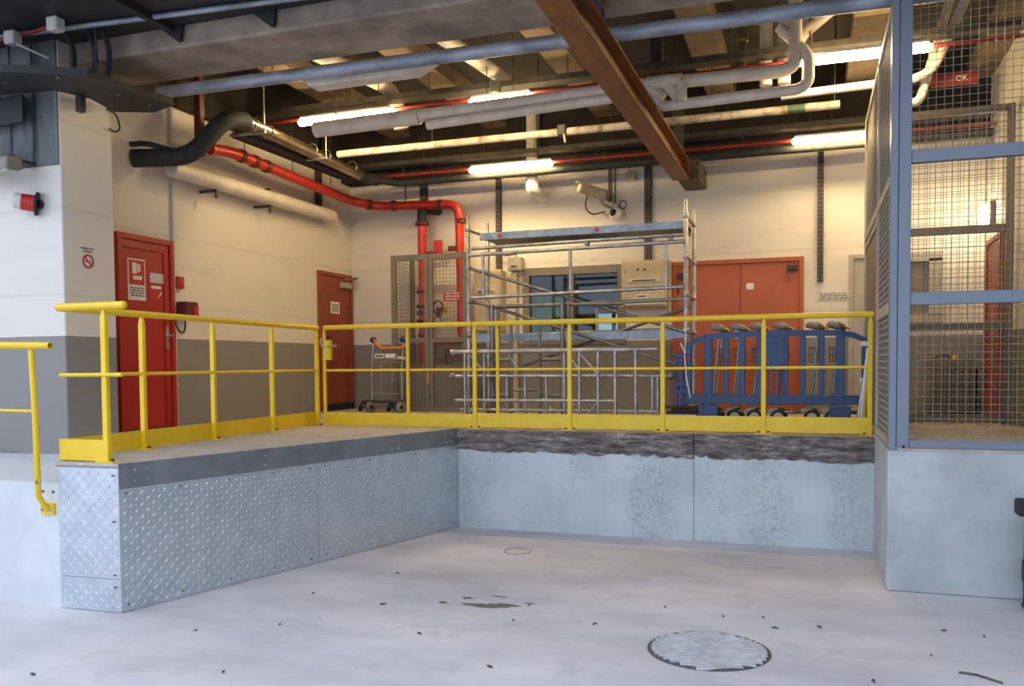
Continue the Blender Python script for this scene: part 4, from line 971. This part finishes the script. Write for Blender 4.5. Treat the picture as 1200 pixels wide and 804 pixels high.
# no smoking sign on the pillar
ns = thing('no_smoking_sign', 'round no smoking sign with lettering above on the pillar', 'sign', (-6.148, 6.10, 2.5))
mb = MB(); mb.lathe((-6.151, 6.10, 2.555), (1, 0, 0), [(.062, 0), (.062, .003)], 24); part(mb, 'plate', 'paper', ns)
mb = MB(); mb.path([(-6.147, 6.10+.055*math.cos(t), 2.555+.055*math.sin(t)) for t in [2*PI*i/24 for i in range(24)]], .009, 6, closed=True); part(mb, 'ring', 'signred', ns)
mb = MB(); mb.obox((-6.147, 6.10, 2.555), (.004, .10, .012), Matrix.Rotation(-PI/4, 3, 'X')); part(mb, 'slash', 'signred', ns)
mb = MB(); mb.obox((-6.1475, 6.10, 2.553), (.003, .065, .010)); part(mb, 'cigarette', 'ink', ns)
text_mesh('INTERDICTION', .022, (-6.149, 6.098, 2.668), (0, 1, 0), (0, 0, 1), 'lettering', 'ink', ns)
text_mesh('DE FUMER', .022, (-6.149, 6.098, 2.642), (0, 1, 0), (0, 0, 1), 'lettering', 'ink', ns)
# strobe and unlit lamp on the pillar front
sb = thing('alarm_strobe', 'red and grey cylinder alarm on a black base, pillar front', 'alarm', (-6.4, 5.75, 3.0))
ax_ = Vector((-.75, -.6, .12)).normalized(); c_ = Vector((-6.385, 5.80, 3.03))
mb = MB(); mb.lathe(c_, ax_, [(.10, 0), (.105, .006), (.105, .014), (.09, .02)], 20); part(mb, 'base', 'black', sb)
mb = MB(); mb.lathe(c_+ax_*.02, ax_, [(.072, 0), (.072, .105)], 20); part(mb, 'body', 'signred', sb)
mb = MB(); mb.lathe(c_+ax_*.125, ax_, [(.072, 0), (.07, .05), (.06, .062)], 20); part(mb, 'cap', 'lightgrey', sb)
mb = MB(); mb.lathe(c_-ax_*.0, (0, 1, 0), [(.04, -.01), (.04, .04)], 12); part(mb, 'bracket', 'black', sb)
ul = thing('batten_lamp', 'unlit rectangular batten lamp mounted above the alarm strobe', 'lamp', (-6.7, 5.6, 3.25))
mb = MB(); mb.obox((-6.62, 5.60, 3.32), (.75, .13, .11), Matrix.Rotation(-.35, 3, 'Z') @ Matrix.Rotation(.03, 3, 'Y'), .012); part(mb, 'body', 'cagebrown', ul)
mb = MB(); mb.obox((-6.62, 5.595, 3.265), (.70, .10, .02), Matrix.Rotation(-.35, 3, 'Z') @ Matrix.Rotation(.03, 3, 'Y'), .006); part(mb, 'diffuser', 'greybox', ul)
mb = MB(); mb.cbox(-6.5, -6.4, 5.6, 5.814, 3.36, 3.39, .004); part(mb, 'bracket', 'tray', ul)
mb = MB(); mb.path(rounded([(-6.72, 5.68, 3.37), (-6.62, 5.75, 3.48), (-6.50, 5.78, 3.38), (-6.41, 5.79, 3.36), (-6.40, 5.79, 3.55), (-6.40, 5.79, 4.4)], .05), .009, 6); part(mb, 'cable', 'tray', ul)

# ================================================================== CEILING SERVICES
def lamp(x0, x1, y, z, label):
    t = thing('tube_lamp', label, 'lamp', ((x0+x1)/2, y, z), 'tube lamps under the ceiling')
    mb = MB(); mb.path([(x0, y, z), (x0+.03, y, z), (x1-.03, y, z), (x1, y, z)], [.022, .04, .04, .022], 12); part(mb, 'diffuser', 'lamp', t)
    mb = MB(); mb.cbox(x0+.03, x1-.03, y-.035, y+.035, z+.035, z+.065, .006); part(mb, 'housing', 'lightgrey', t)
    for x in (x0+.2, x1-.2):
        mb = MB(); mb.tube((x, y, z+.06), (x, y, 5.0), .005, 6); part(mb, 'hanger', 'tray', t)
    return t
lamp(-5.48, -4.27, 8.5, 4.34, 'lit tube lamp nearest the stainless duct under the ceiling')
l2_ = lamp(-3.41, -2.72, 8.5, 4.345, 'short lit tube lamp with a grey ballast on top')
mb = MB(); mb.lathe((-3.12, 8.5, 4.41), (0, 0, 1), [(.06, 0), (.06, .11), (.05, .12)], 14); part(mb, 'ballast', 'greyplastic', l2_)
lamp(-.236, .99, 8.5, 4.365, 'lit tube lamp passing the wire cage corner post')
lamp(-4.30, -3.15, 10.7, 4.17, 'lit tube lamp before the white vent pipe near the back wall')
lamp(-.235, .90, 10.7, 4.175, 'lit tube lamp above the double door end of the back wall')

def pipe(name, label, pts, r, m, cat='pipe', rad=.1, hang=(), n=12, group=None, collars=(), htop=5.0):
    t = thing(name, label, cat, pts[0], group)
    mb = MB(); mb.path(rounded(pts, rad, 5) if len(pts) > 2 else pts, r, n); part(mb, 'tube', m, t)
    for p in hang:
        mb = MB(); mb.tube((p[0], p[1], p[2]), (p[0], p[1], htop), .006, 6); part(mb, 'hanger', 'tray', t)
    for c, ax in collars:
        c = Vector(c); a = Vector(ax).normalized(); mb = MB(); mb.lathe(c-a*.03, a, [(r*1.12, 0), (r*1.16, .01), (r*1.16, .05), (r*1.12, .06)], n); part(mb, 'collar', m, t)
    return t
pipe('drain_pipe', 'long galvanised pipe under the edge of the concrete beam', [(-5.85, 6.72, 4.20), (1.9, 6.72, 4.14)], .058, 'galv', hang=((-4.6, 6.72, 4.2), (-1.9, 6.72, 4.2)))
pipe('sprinkler_pipe', 'thin dull red pipe along the nearer lamp row', [(-6.3, 8.58, 4.40), (1.9, 8.58, 4.40)], .02, 'darkred', hang=((-3.9, 8.58, 4.4), (-1.85, 8.58, 4.4), (-.75, 8.58, 4.4)))
pipe('sprinkler_pipe', 'thin dull red pipe along the lamp row by the back wall', [(-5.6, 10.76, 4.20), (1.9, 10.76, 4.20)], .022, 'darkred', hang=((-5.3, 10.76, 4.2), (-2.6, 10.76, 4.2), (-.8, 10.76, 4.2)), htop=4.33)
pipe('insulated_pipe', 'dark insulated pipe along the top of the back wall', [(-5.62, 10.62, 4.13), (-5.40, 10.84, 4.11), (1.88, 10.84, 4.12)], .05, 'insul', hang=((-4.9, 10.84, 4.1), (-3.70, 10.84, 4.1), (-2.5, 10.84, 4.1)), htop=4.33)
for y, z, lb in ((8.72, 4.52, 'dark cable tray above the nearer lamp row'), (10.79, 4.33, 'dark cable tray above the rear lamp row')):
    t = thing('cable_tray', lb, 'cable tray', (-2, y, z))
    mb = MB(); mb.box(-6.3, 1.89, y-.08, y+.08, z, z+.008); part(mb, 'base', 'tray', t)
    for s in (-.08, .08):
        mb = MB(); mb.box(-6.3, 1.89, y+s-.004, y+s+.004, z, z+.06); part(mb, 'side', 'tray', t)
    mb = MB(); mb.tube((-6.3, y-.03, z+.03), (1.89, y-.03, z+.03), .018, 6); part(mb, 'cable', 'black', t)
    for x in (-5, -2.4, .2):
        mb = MB(); mb.tube((x, y, z), (x, y, 5.0), .006, 6); part(mb, 'hanger', 'tray', t)
# white drain pipes
pipe('white_pipe', 'thick white drain pipe starting beneath the first lamp', [(-5.15, 8.32, 4.185), (-3.9, 8.32, 4.205)], .085, 'white', hang=((-4.9, 8.32, 4.25),))
pipe('white_pipe', 'upper white drain pipe running to the bends near the cage', [(-3.95, 8.32, 4.215), (-1.60, 8.30, 4.255), (-.25, 8.30, 4.24), (-.16, 8.32, 4.30), (-.16, 8.40, 4.99)], .062, 'white', rad=.09, collars=(((-3.86, 8.32, 4.216), (1, 0, 0)), ((-1.62, 8.30, 4.255), (1, 0, 0))))
pipe('white_pipe', 'white drain pipe beneath the upper one, ending in a drop', [(-3.8, 8.30, 4.10), (-1.75, 8.28, 4.165), (-1.42, 8.28, 4.15), (-1.37, 8.28, 4.03), (-.12, 8.28, 4.055), (-.04, 8.30, 4.12), (-.04, 8.34, 4.36), (-.3, 8.36, 4.66)], .05, 'white', rad=.08)
t = pipe('pipe_junction', 'white branch fitting joining the paired drain pipes', [(-1.56, 8.26, 4.27), (-1.34, 8.26, 4.10)], .055, 'white')
mb = MB(); mb.tube((-1.33, 8.26, 4.25), (-1.17, 8.26, 4.06), .055, 12); part(mb, 'branch', 'white', t)
mb = MB(); mb.tube((-1.50, 8.26, 4.25), (-1.17, 8.26, 4.25), .066, 12); part(mb, 'sleeve', 'white', t)
mb = MB(); mb.tube((-1.17, 8.24, 4.22), (-1.17, 8.24, 4.04), .055, 12); part(mb, 'branch', 'white', t)
pipe('grimy_pipe', 'grimy white pipe across the ceiling with a green band', [(-5.45, 9.3, 4.165), (.25, 9.3, 4.165)], .043, 'dirtywhite', hang=((-4.2, 9.3, 4.2), (-2.9, 9.3, 4.2), (-1.0, 9.3, 4.2), (.2, 9.3, 4.2)))
t = [o for o in bpy.data.objects if o.get('label', '').startswith('grimy white pipe')][0]
mb = MB(); mb.tube((-.25, 9.3, 4.165), (-.08, 9.3, 4.165), .045, 12); part(mb, 'green_band', 'greyjoin', t, label='green band')
for x in (-2.62, -1.75):
    mb = MB(); mb.cbox(x-.05, x+.05, 9.24, 9.36, 4.12, 4.24, .01); part(mb, 'clamp', 'tray', t)
    mb = MB(); mb.tube((x+.03, 9.25, 4.13), (x+.05, 9.22, 4.03), .012, 6); part(mb, 'cable_end', 'lightgrey', t)
pipe('white_pipe', 'straight white pipe continuing behind the cage mesh', [(-.3, 8.9, 4.19), (.9, 8.9, 4.22), (1.05, 8.9, 4.30), (1.35, 8.9, 5.0)], .04, 'white')
pipe('white_pipe', 'white U shaped trap hanging behind the cage mesh', [(.77, 9.0, 4.3), (.77, 9.0, 4.03), (.94, 9.0, 4.03), (1.02, 9.0, 4.32), (1.2, 9.0, 5.0)], .04, 'white', rad=.07)
for i, (x, y, r) in enumerate(((-.44, 8.88, .06), (-.27, 8.88, .06), (-.06, 8.88, .05))):
    pipe('drop_pipe', ('first', 'second', 'third')[i]+' white vertical pipe counting from the brown pipe', [(x, y, 4.3), (x, y, 5.0)], r, 'white')
pipe('swept_pipe', 'white swept pipe bending from the drops toward the beam', [(-.13, 8.585, 4.46), (-.13, 8.585, 4.62), (.20, 8.4, 4.80), (.27, 8.0, 4.99)], .05, 'white', rad=.12)
pipe('brown_pipe', 'brownish vertical pipe with a band behind the galvanised pipe', [(-.67, 8.88, 4.42), (-.67, 8.88, 5.0)], .055, 'steel', collars=(((-.67, 8.88, 4.78), (0, 0, 1)),))
pipe('white_pipe', 'white pipe elbow dropping behind the first lamp', [(-4.95, 7.6, 4.86), (-4.49, 8.9, 4.72), (-4.44, 8.99, 4.3)], .085, 'white', rad=.2, collars=(((-4.45, 8.98, 4.50), (0, 0, 1)),))
pipe('white_pipe', 'white pipe sloping behind the short lamp', [(-3.5, 7.4, 4.82), (-3.17, 9.0, 4.70)], .075, 'white')
t = thing('white_gutter', 'white box gutter slung below the galvanised pipe', 'gutter', (-3.7, 6.9, 4.1))
mb = MB(); mb.prism([(-4.42, 6.82, 4.21), (-4.28, 6.82, 4.11), (-3.25, 6.82, 4.12), (-3.08, 6.82, 4.21)], (0, .16, 0)); part(mb, 'trough', 'white', t)
for x in (-3.85, -3.3):
    mb = MB(); mb.cbox(x-.02, x+.02, 6.79, 7.15, 4.205, 4.23, .003); part(mb, 'bracket', 'alu', t)
# stainless duct on brackets, black insulated entry
sd = thing('stainless_duct', 'stainless duct with black insulated bend along the left wall', 'duct', (-5.8, 8, 3.7))
mb = MB(); mb.path([(-5.72, 7.80, 4.215), (-5.72, 10.45, 4.14)], .068, 16); part(mb, 'tube', 'steel', sd)
mb = MB(); mb.path(rounded([(-6.47, 7.02, 3.70), (-5.98, 7.28, 3.735), (-5.74, 7.55, 4.17), (-5.72, 7.86, 4.213)], .16, 6), .092, 14); part(mb, 'insulation', 'insul', sd)
mb = MB(); mb.path(rounded([(-6.47, 6.98, 3.83), (-6.30, 7.02, 3.84), (-6.02, 7.32, 3.76)], .08), .028, 8); part(mb, 'small_pipe', 'insul', sd)
mb = MB(); mb.path(rounded([(-5.72, 10.3, 4.14), (-5.72, 10.5, 4.13), (-5.62, 10.62, 4.13)], .1), .078, 12); part(mb, 'insulation', 'insul', sd)
for y in (7.95, 8.25, 9.15, 9.45, 10.1):
    mb = MB(); mb.path([(-5.72+.075*math.cos(t), y, 4.205+.075*math.sin(t)) for t in [2*PI*i/16 for i in range(16)]], .006, 6, closed=True); part(mb, 'clip', 'alu', sd)
for y in (8.1, 9.35):
    mb = MB(); mb.cbox(-6.0, -5.55, y-.15, y-.12, 4.10, 4.13, .003); part(mb, 'bracket', 'alu', sd)
    mb = MB(); mb.tube((-5.57, y-.13, 4.11), (-5.57, y-.13, 5.0), .008, 6); part(mb, 'hanger', 'alu', sd)
mb = MB(); mb.cbox(-6.02, -5.84, 8.0, 10.3, 4.10, 4.16, .01); part(mb, 'second_duct', 'insul', sd)
wdct = thing('wall_duct', 'cream round duct low on the left wall above the doors', 'duct', (-6.3, 9, 3.6))
mb = MB(); mb.tube((-6.28, 7.35, 3.655), (-6.28, 10.45, 3.665), .085, 16); part(mb, 'tube', 'white', wdct)
mb = MB(); mb.path(rounded([(-6.28, 10.42, 3.665), (-6.28, 10.55, 3.665), (-6.46, 10.60, 3.66)], .1), .09, 14); part(mb, 'elbow', 'white', wdct)
for y in (8.0, 9.0):
    mb = MB(); mb.cbox(-6.46, -6.22, y-.015, y+.015, 3.53, 3.56, .003); k = part(mb, 'bracket', 'tray', wdct)
    mb = MB(); mb.cbox(-6.24, -6.22, y-.015, y+.015, 3.46, 3.56, .003); part(mb, 'bracket_drop', 'tray', k)
mb = MB(); mb.cbox(-6.30, -6.20, 8.93, 9.0, 3.735, 3.75, .003); part(mb, 'tag', 'tray', wdct)
mb = MB(); mb.cbox(-6.44, -6.36, 10.35, 10.41, 3.7, 5.0, .004); single(mb, 'wall_strut', 'tray', 'dark upright strut over the end of the cream duct', 'strut')
mb = MB(); mb.cbox(-6.2, -6.12, 7.62, 7.70, 3.84, 5.0, .004); single(mb, 'wall_strut', 'clamp', 'dark red upright strut behind the black insulated bend', 'strut')
# hoist beam
hb = thing('hoist_beam', 'rust brown steel I beam hung under the ceiling', 'beam', (-1.5, 8, 3.81))
xb = -1.51
for nm, a in (('bottom_flange', (xb-.10, xb+.10, 4.9, 10.6, 3.81, 3.828)), ('web', (xb-.007, xb+.007, 4.9, 10.6, 3.828, 4.03)), ('top_flange', (xb-.10, xb+.10, 4.9, 10.6, 4.03, 4.048))):
    mb = MB(); mb.cbox(*a, .002); part(mb, nm, 'rust', hb)
for y in (6.25, 8.9, 10.4):
    mb = MB(); mb.cbox(xb-.06, xb+.06, y-.05, y+.05, 4.046, 4.255 if y < 6.6 else 5.0, .004); part(mb, 'hanger', 'tray', hb)
mb = MB(); mb.cbox(xb-.10, xb+.10, 10.6, 10.615, 3.81, 4.048, .002); part(mb, 'end_plate', 'rust', hb)
mb = MB(); mb.cbox(-1.56, -1.29, 10.66, 11.36, 3.82, 4.06, .01); single(mb, 'concrete_corbel', 'blockconc', 'grimy concrete corbel at the end of the rust brown beam', 'corbel')
# red painted marks on the ceiling
for x, y, z, bd, lb, sz in ((-5.0, 9.05, 4.52, 'OK', 'dull red board marked OK near the first lamp', .10), (1.25, 9.12, 4.24, 'OK', 'orange red board marked OK behind the cage mesh', .07)):
    mb = MB(); hw_ = .3 if x < 0 else .2; mb.cbox(x-hw_, x+hw_, y, y+.03, z-hw_*.26, z+hw_*.26, .003); s = single(mb, 'marked_board', 'darkred', lb, 'board')
    text_mesh(bd, sz, (x+.06, y-.001, z+.005), (1, 0, 0), (0, 0, 1), 'lettering', 'paper', s)
    for sx in (-.15, .15):
        mb = MB(); mb.tube((x+sx, y+.015, z+.04), (x+sx, y+.015, 5.0), .006, 6); part(mb, 'hanger', 'tray', s)
    if x < 0: text_mesh('AP', sz*.8, (x+.22, y-.001, z-.045), (1, 0, 0), (0, 0, 1), 'lettering', 'paper', s)
# dark deflector plate, canopy tube and cable boxes (upper left)
pts = [(-6.9, 5.25), (-6.05, 5.20), (-5.50, 5.50), (-5.46, 5.95), (-5.40, 6.38), (-5.72, 6.50), (-6.05, 6.36), (-5.95, 5.98), (-6.05, 5.70), (-6.9, 5.60)]
dp = thing('deflector_plate', 'dark sheet metal deflector over the top of the pillar', 'plate', (-6, 5.8, 3.9))
mb = MB(); mb.prism([(x, y, 3.94) for x, y in pts], (0, 0, .06)); part(mb, 'sheet', 'canopy', dp)
mb = MB(); mb.cbox(-5.99, -5.93, 5.85, 5.91, 3.80, 3.95, .003); part(mb, 'tab', 'canopy', dp)
for x, y in ((-6.6, 5.4), (-5.6, 5.7)):
    mb = MB(); mb.tube((x, y, 3.98), (x, y, 4.43), .01, 6); part(mb, 'hanger', 'tray', dp)
for x, y in ((-6.25, 5.40), (-5.75, 5.45), (-5.62, 5.95), (-5.60, 6.3)):
    mb = MB(); mb.lathe((x, y, 3.94), (0, 0, -1), [(.012, 0), (.012, .008)], 8); part(mb, 'rivet', 'alu', dp)
mb = MB(); mb.prism([(-6.9, 5.70, 3.70), (-6.9, 5.70, 3.95), (-6.42, 5.70, 3.95), (-6.42, 5.70, 3.72)], (0, .03, 0)); part(mb, 'flap', 'canopy', dp)
t = pipe('canopy_tube', 'pale grey tube along the dark canopy', [(-9, 5.36, 4.385), (-3.2, 5.80, 4.395)], .022, 'galv')
ob = thing('cable_boxes', 'red cable with two pale junction boxes under the canopy', 'cable', (-6.0, 5.5, 4.3))
mb = MB(); mb.path([(-6.9, 5.50, 4.34), (-6.27, 5.52, 4.35), (-5.77, 5.48, 4.375)], .016, 8); part(mb, 'cable', 'darkred', ob)
for x, y, z in ((-6.25, 5.48, 4.325), (-5.76, 5.45, 4.36)):
    mb = MB(); mb.cbox(x-.055, x+.055, y-.05, y+.05, z-.055, z+.055, .012); part(mb, 'box', 'lightgrey', ob)
mb = MB(); mb.path([(-6.2, 5.47, 4.27), (-6.0, 5.6, 4.17)], .008, 6); part(mb, 'lead', 'lightgrey', ob)
for k, (x, y) in enumerate(((-5.95, 5.75), (-5.75, 5.78), (-5.62, 5.8))):
    mb = MB(); mb.path(rounded([(x, y, 4.42), (x+.05, y+.02, 4.25), (x-.02, y+.05, 4.0)], .08), .022, 8); part(mb, 'hose', 'insul', ob)
for x, wh_ in ((-4.95, 'nearest the pillar'), (-4.05, 'between the pillar and the rust beam'), (-2.35, 'nearest the rust beam')):
    mb = MB(); mb.prism([(x-.2, 5.90, 4.43), (x, 5.90, 4.28), (x+.03, 5.90, 4.28), (x+.05, 5.90, 4.43)], (0, .03, 0)); single(mb, 'canopy_bracket', 'canopy', 'dark triangular canopy bracket on the concrete beam, '+wh_, 'bracket', 'canopy brackets')
cl = thing('cable_loop', 'black cable loop hanging at the top of the pillar', 'cable', (-6.3, 6.4, 3.7))
mb = MB(); mb.path(rounded([(-6.14, 6.36, 3.98), (-6.12, 6.46, 3.95), (-6.12, 6.50, 3.82), (-6.12, 6.42, 3.78), (-6.13, 6.37, 3.80)], .05), .009, 6); part(mb, 'cable', 'black', cl)

# ================================================================== YARD FLOOR DETAILS
mh = thing('manhole_cover', 'round cast iron manhole cover with wavy ribs', 'manhole cover', (-.535, 4.83, 0))
mb = MB(); mb.lathe((-.535, 4.83, -.001), (0, 0, 1), [(.338, 0), (.338, .002), (.335, .0025)], 48); part(mb, 'seat_ring', 'gap', mh)
mb = MB(); mb.lathe((-.535, 4.83, 0), (0, 0, 1), [(.325, 0), (.325, .005), (.32, .006)], 48); part(mb, 'plate', 'gap', mh)
rot = Matrix.Rotation(.30, 3, 'Z')
for k in range(14):
    yy = -.29+k*.0446; hw = math.sqrt(max(.0, .315**2-yy**2))
    if hw < .05: continue
    pts = []
    for i in range(25):
        x = -hw+2*hw*i/24; q = rot @ Vector((x, yy+.013*math.sin(x*21), 0)); pts.append((q.x-.535, q.y+4.83))
    mb = MB(); vs = []; fs = []
    for i, (x, y) in enumerate(pts):
        for dy, z in ((-.0195, .003), (-.0165, .010), (.0165, .010), (.0195, .003)):
            q = rot @ Vector((0, dy, 0)); vs.append((x+q.x, y+q.y, z))
    for i in range(24):
        for j in range(3): fs.append((i*4+j, (i+1)*4+j, (i+1)*4+j+1, i*4+j+1))
    mb.add(vs, fs); part(mb, 'rib', 'castiron', mh)
mb = MB(); mb.path([(-2.37+.115*math.cos(t), 6.92+.115*math.sin(t), .0) for t in [2*PI*i/28 for i in range(28)]], .004, 6, closed=True)
single(mb, 'access_ring', 'stain', 'small round access cover outline in the floor near the dock', 'cover')
def blob(cx, cy, rx, ry, seed, h=.004):
    rnd = random.Random(seed); n = 22; vs = [(cx, cy, h)]
    for i in range(n):
        th = 2*PI*i/n; k = rnd.uniform(.55, 1.0); vs.append((cx+rx*k*math.cos(th), cy+ry*k*math.sin(th), .0008))
    mb = MB(); mb.add(vs, [(0, i+1, (i+1) % n+1) for i in range(n)]); return mb
sp = MB()
for i, (x, y, rx, ry) in enumerate(((-2.06, 5.28, .19, .05), (-1.92, 5.33, .14, .05), (-2.22, 5.42, .06, .03), (-2.02, 5.52, .08, .02), (-2.34, 5.27, .05, .03), (-1.78, 5.42, .05, .02))):
    q = blob(x, y, rx, ry, i); sp.add(q.v, q.f)
single(sp, 'grit_patch', 'stain', 'dark patch of damp grit and leaf litter on the yard floor', 'dirt', None, 'stuff')
rnd = random.Random(4)
spots = [(-1.76, 5.36), (-1.75, 5.02), (-3.83, 3.36), (-3.52, 4.24), (-2.9, 3.7), (-2.45, 3.55), (-2.0, 3.45), (-3.1, 4.5), (-2.7, 5.1), (-1.25, 5.1), (-.52, 5.5), (-.28, 5.55), (.05, 5.45), (-.2, 5.35), (.62, 5.1), (.75, 5.6), (.3, 4.6), (-1.6, 4.2), (-1.1, 3.9), (-2.2, 4.6), (-3.3, 5.2), (-3.0, 5.9), (.95, 5.55), (-.9, 5.6)]
LM = ((-.53, 4.83), (-2.0, 5.3), (-4.2, 4.4), (.7, 6.2), (-2.37, 6.92))
spots.sort(key=lambda p: min((a-p[0])**2+(c-p[1])**2 for a, c in LM)); used_ = {}
for i, (x, y) in enumerate(spots):
    a = rnd.uniform(0, PI); l = rnd.uniform(.012, .028); wd2 = l*.35; d = Vector((math.cos(a), math.sin(a), 0)); p = Vector((-d.y, d.x, 0)); c = Vector((x, y, .003))
    mb = MB(); vs = [c-d*l, c-d*l*.3+p*wd2+up*.006, c+d*l*.4+p*wd2*.8+up*.007, c+d*l+up*.004, c+d*l*.4-p*wd2*.8+up*.007, c-d*l*.3-p*wd2+up*.006, c+up*.001]
    mb.add(vs, [(6, i2, (i2+1) % 6) for i2 in range(6)]); mb.add([v-up*.002 for v in vs], [(6, (i2+1) % 6, i2) for i2 in range(6)])
    marks = (('the manhole cover', (-.53, 4.83)), ('the damp grit patch', (-2.0, 5.3)), ('the steel ramp corner', (-4.2, 4.4)), ('the concrete plinth', (.7, 6.2)), ('the round access outline', (-2.37, 6.92)))
    near = min(marks, key=lambda q: (q[1][0]-x)**2+(q[1][1]-y)**2)
    used_[near[0]] = used_.get(near[0], 0)+1
    single(mb, 'dry_leaf', 'leaf', 'small dry brown leaf, '+('nearest', 'second', 'third', 'fourth', 'fifth', 'sixth', 'seventh', 'eighth', 'ninth', 'tenth', 'eleventh', 'twelfth')[used_[near[0]]-1]+(' to ' if used_[near[0]] == 1 else ' nearest to ')+near[0], 'leaf', 'fallen leaves on the yard floor')
mb = MB(); mb.path([(.72, 4.86, .006), (.80, 4.84, .008), (.90, 4.76, .006)], .006, 6); single(mb, 'twig', 'leaf', 'thin dark twig on the yard floor near the plinth', 'twig')
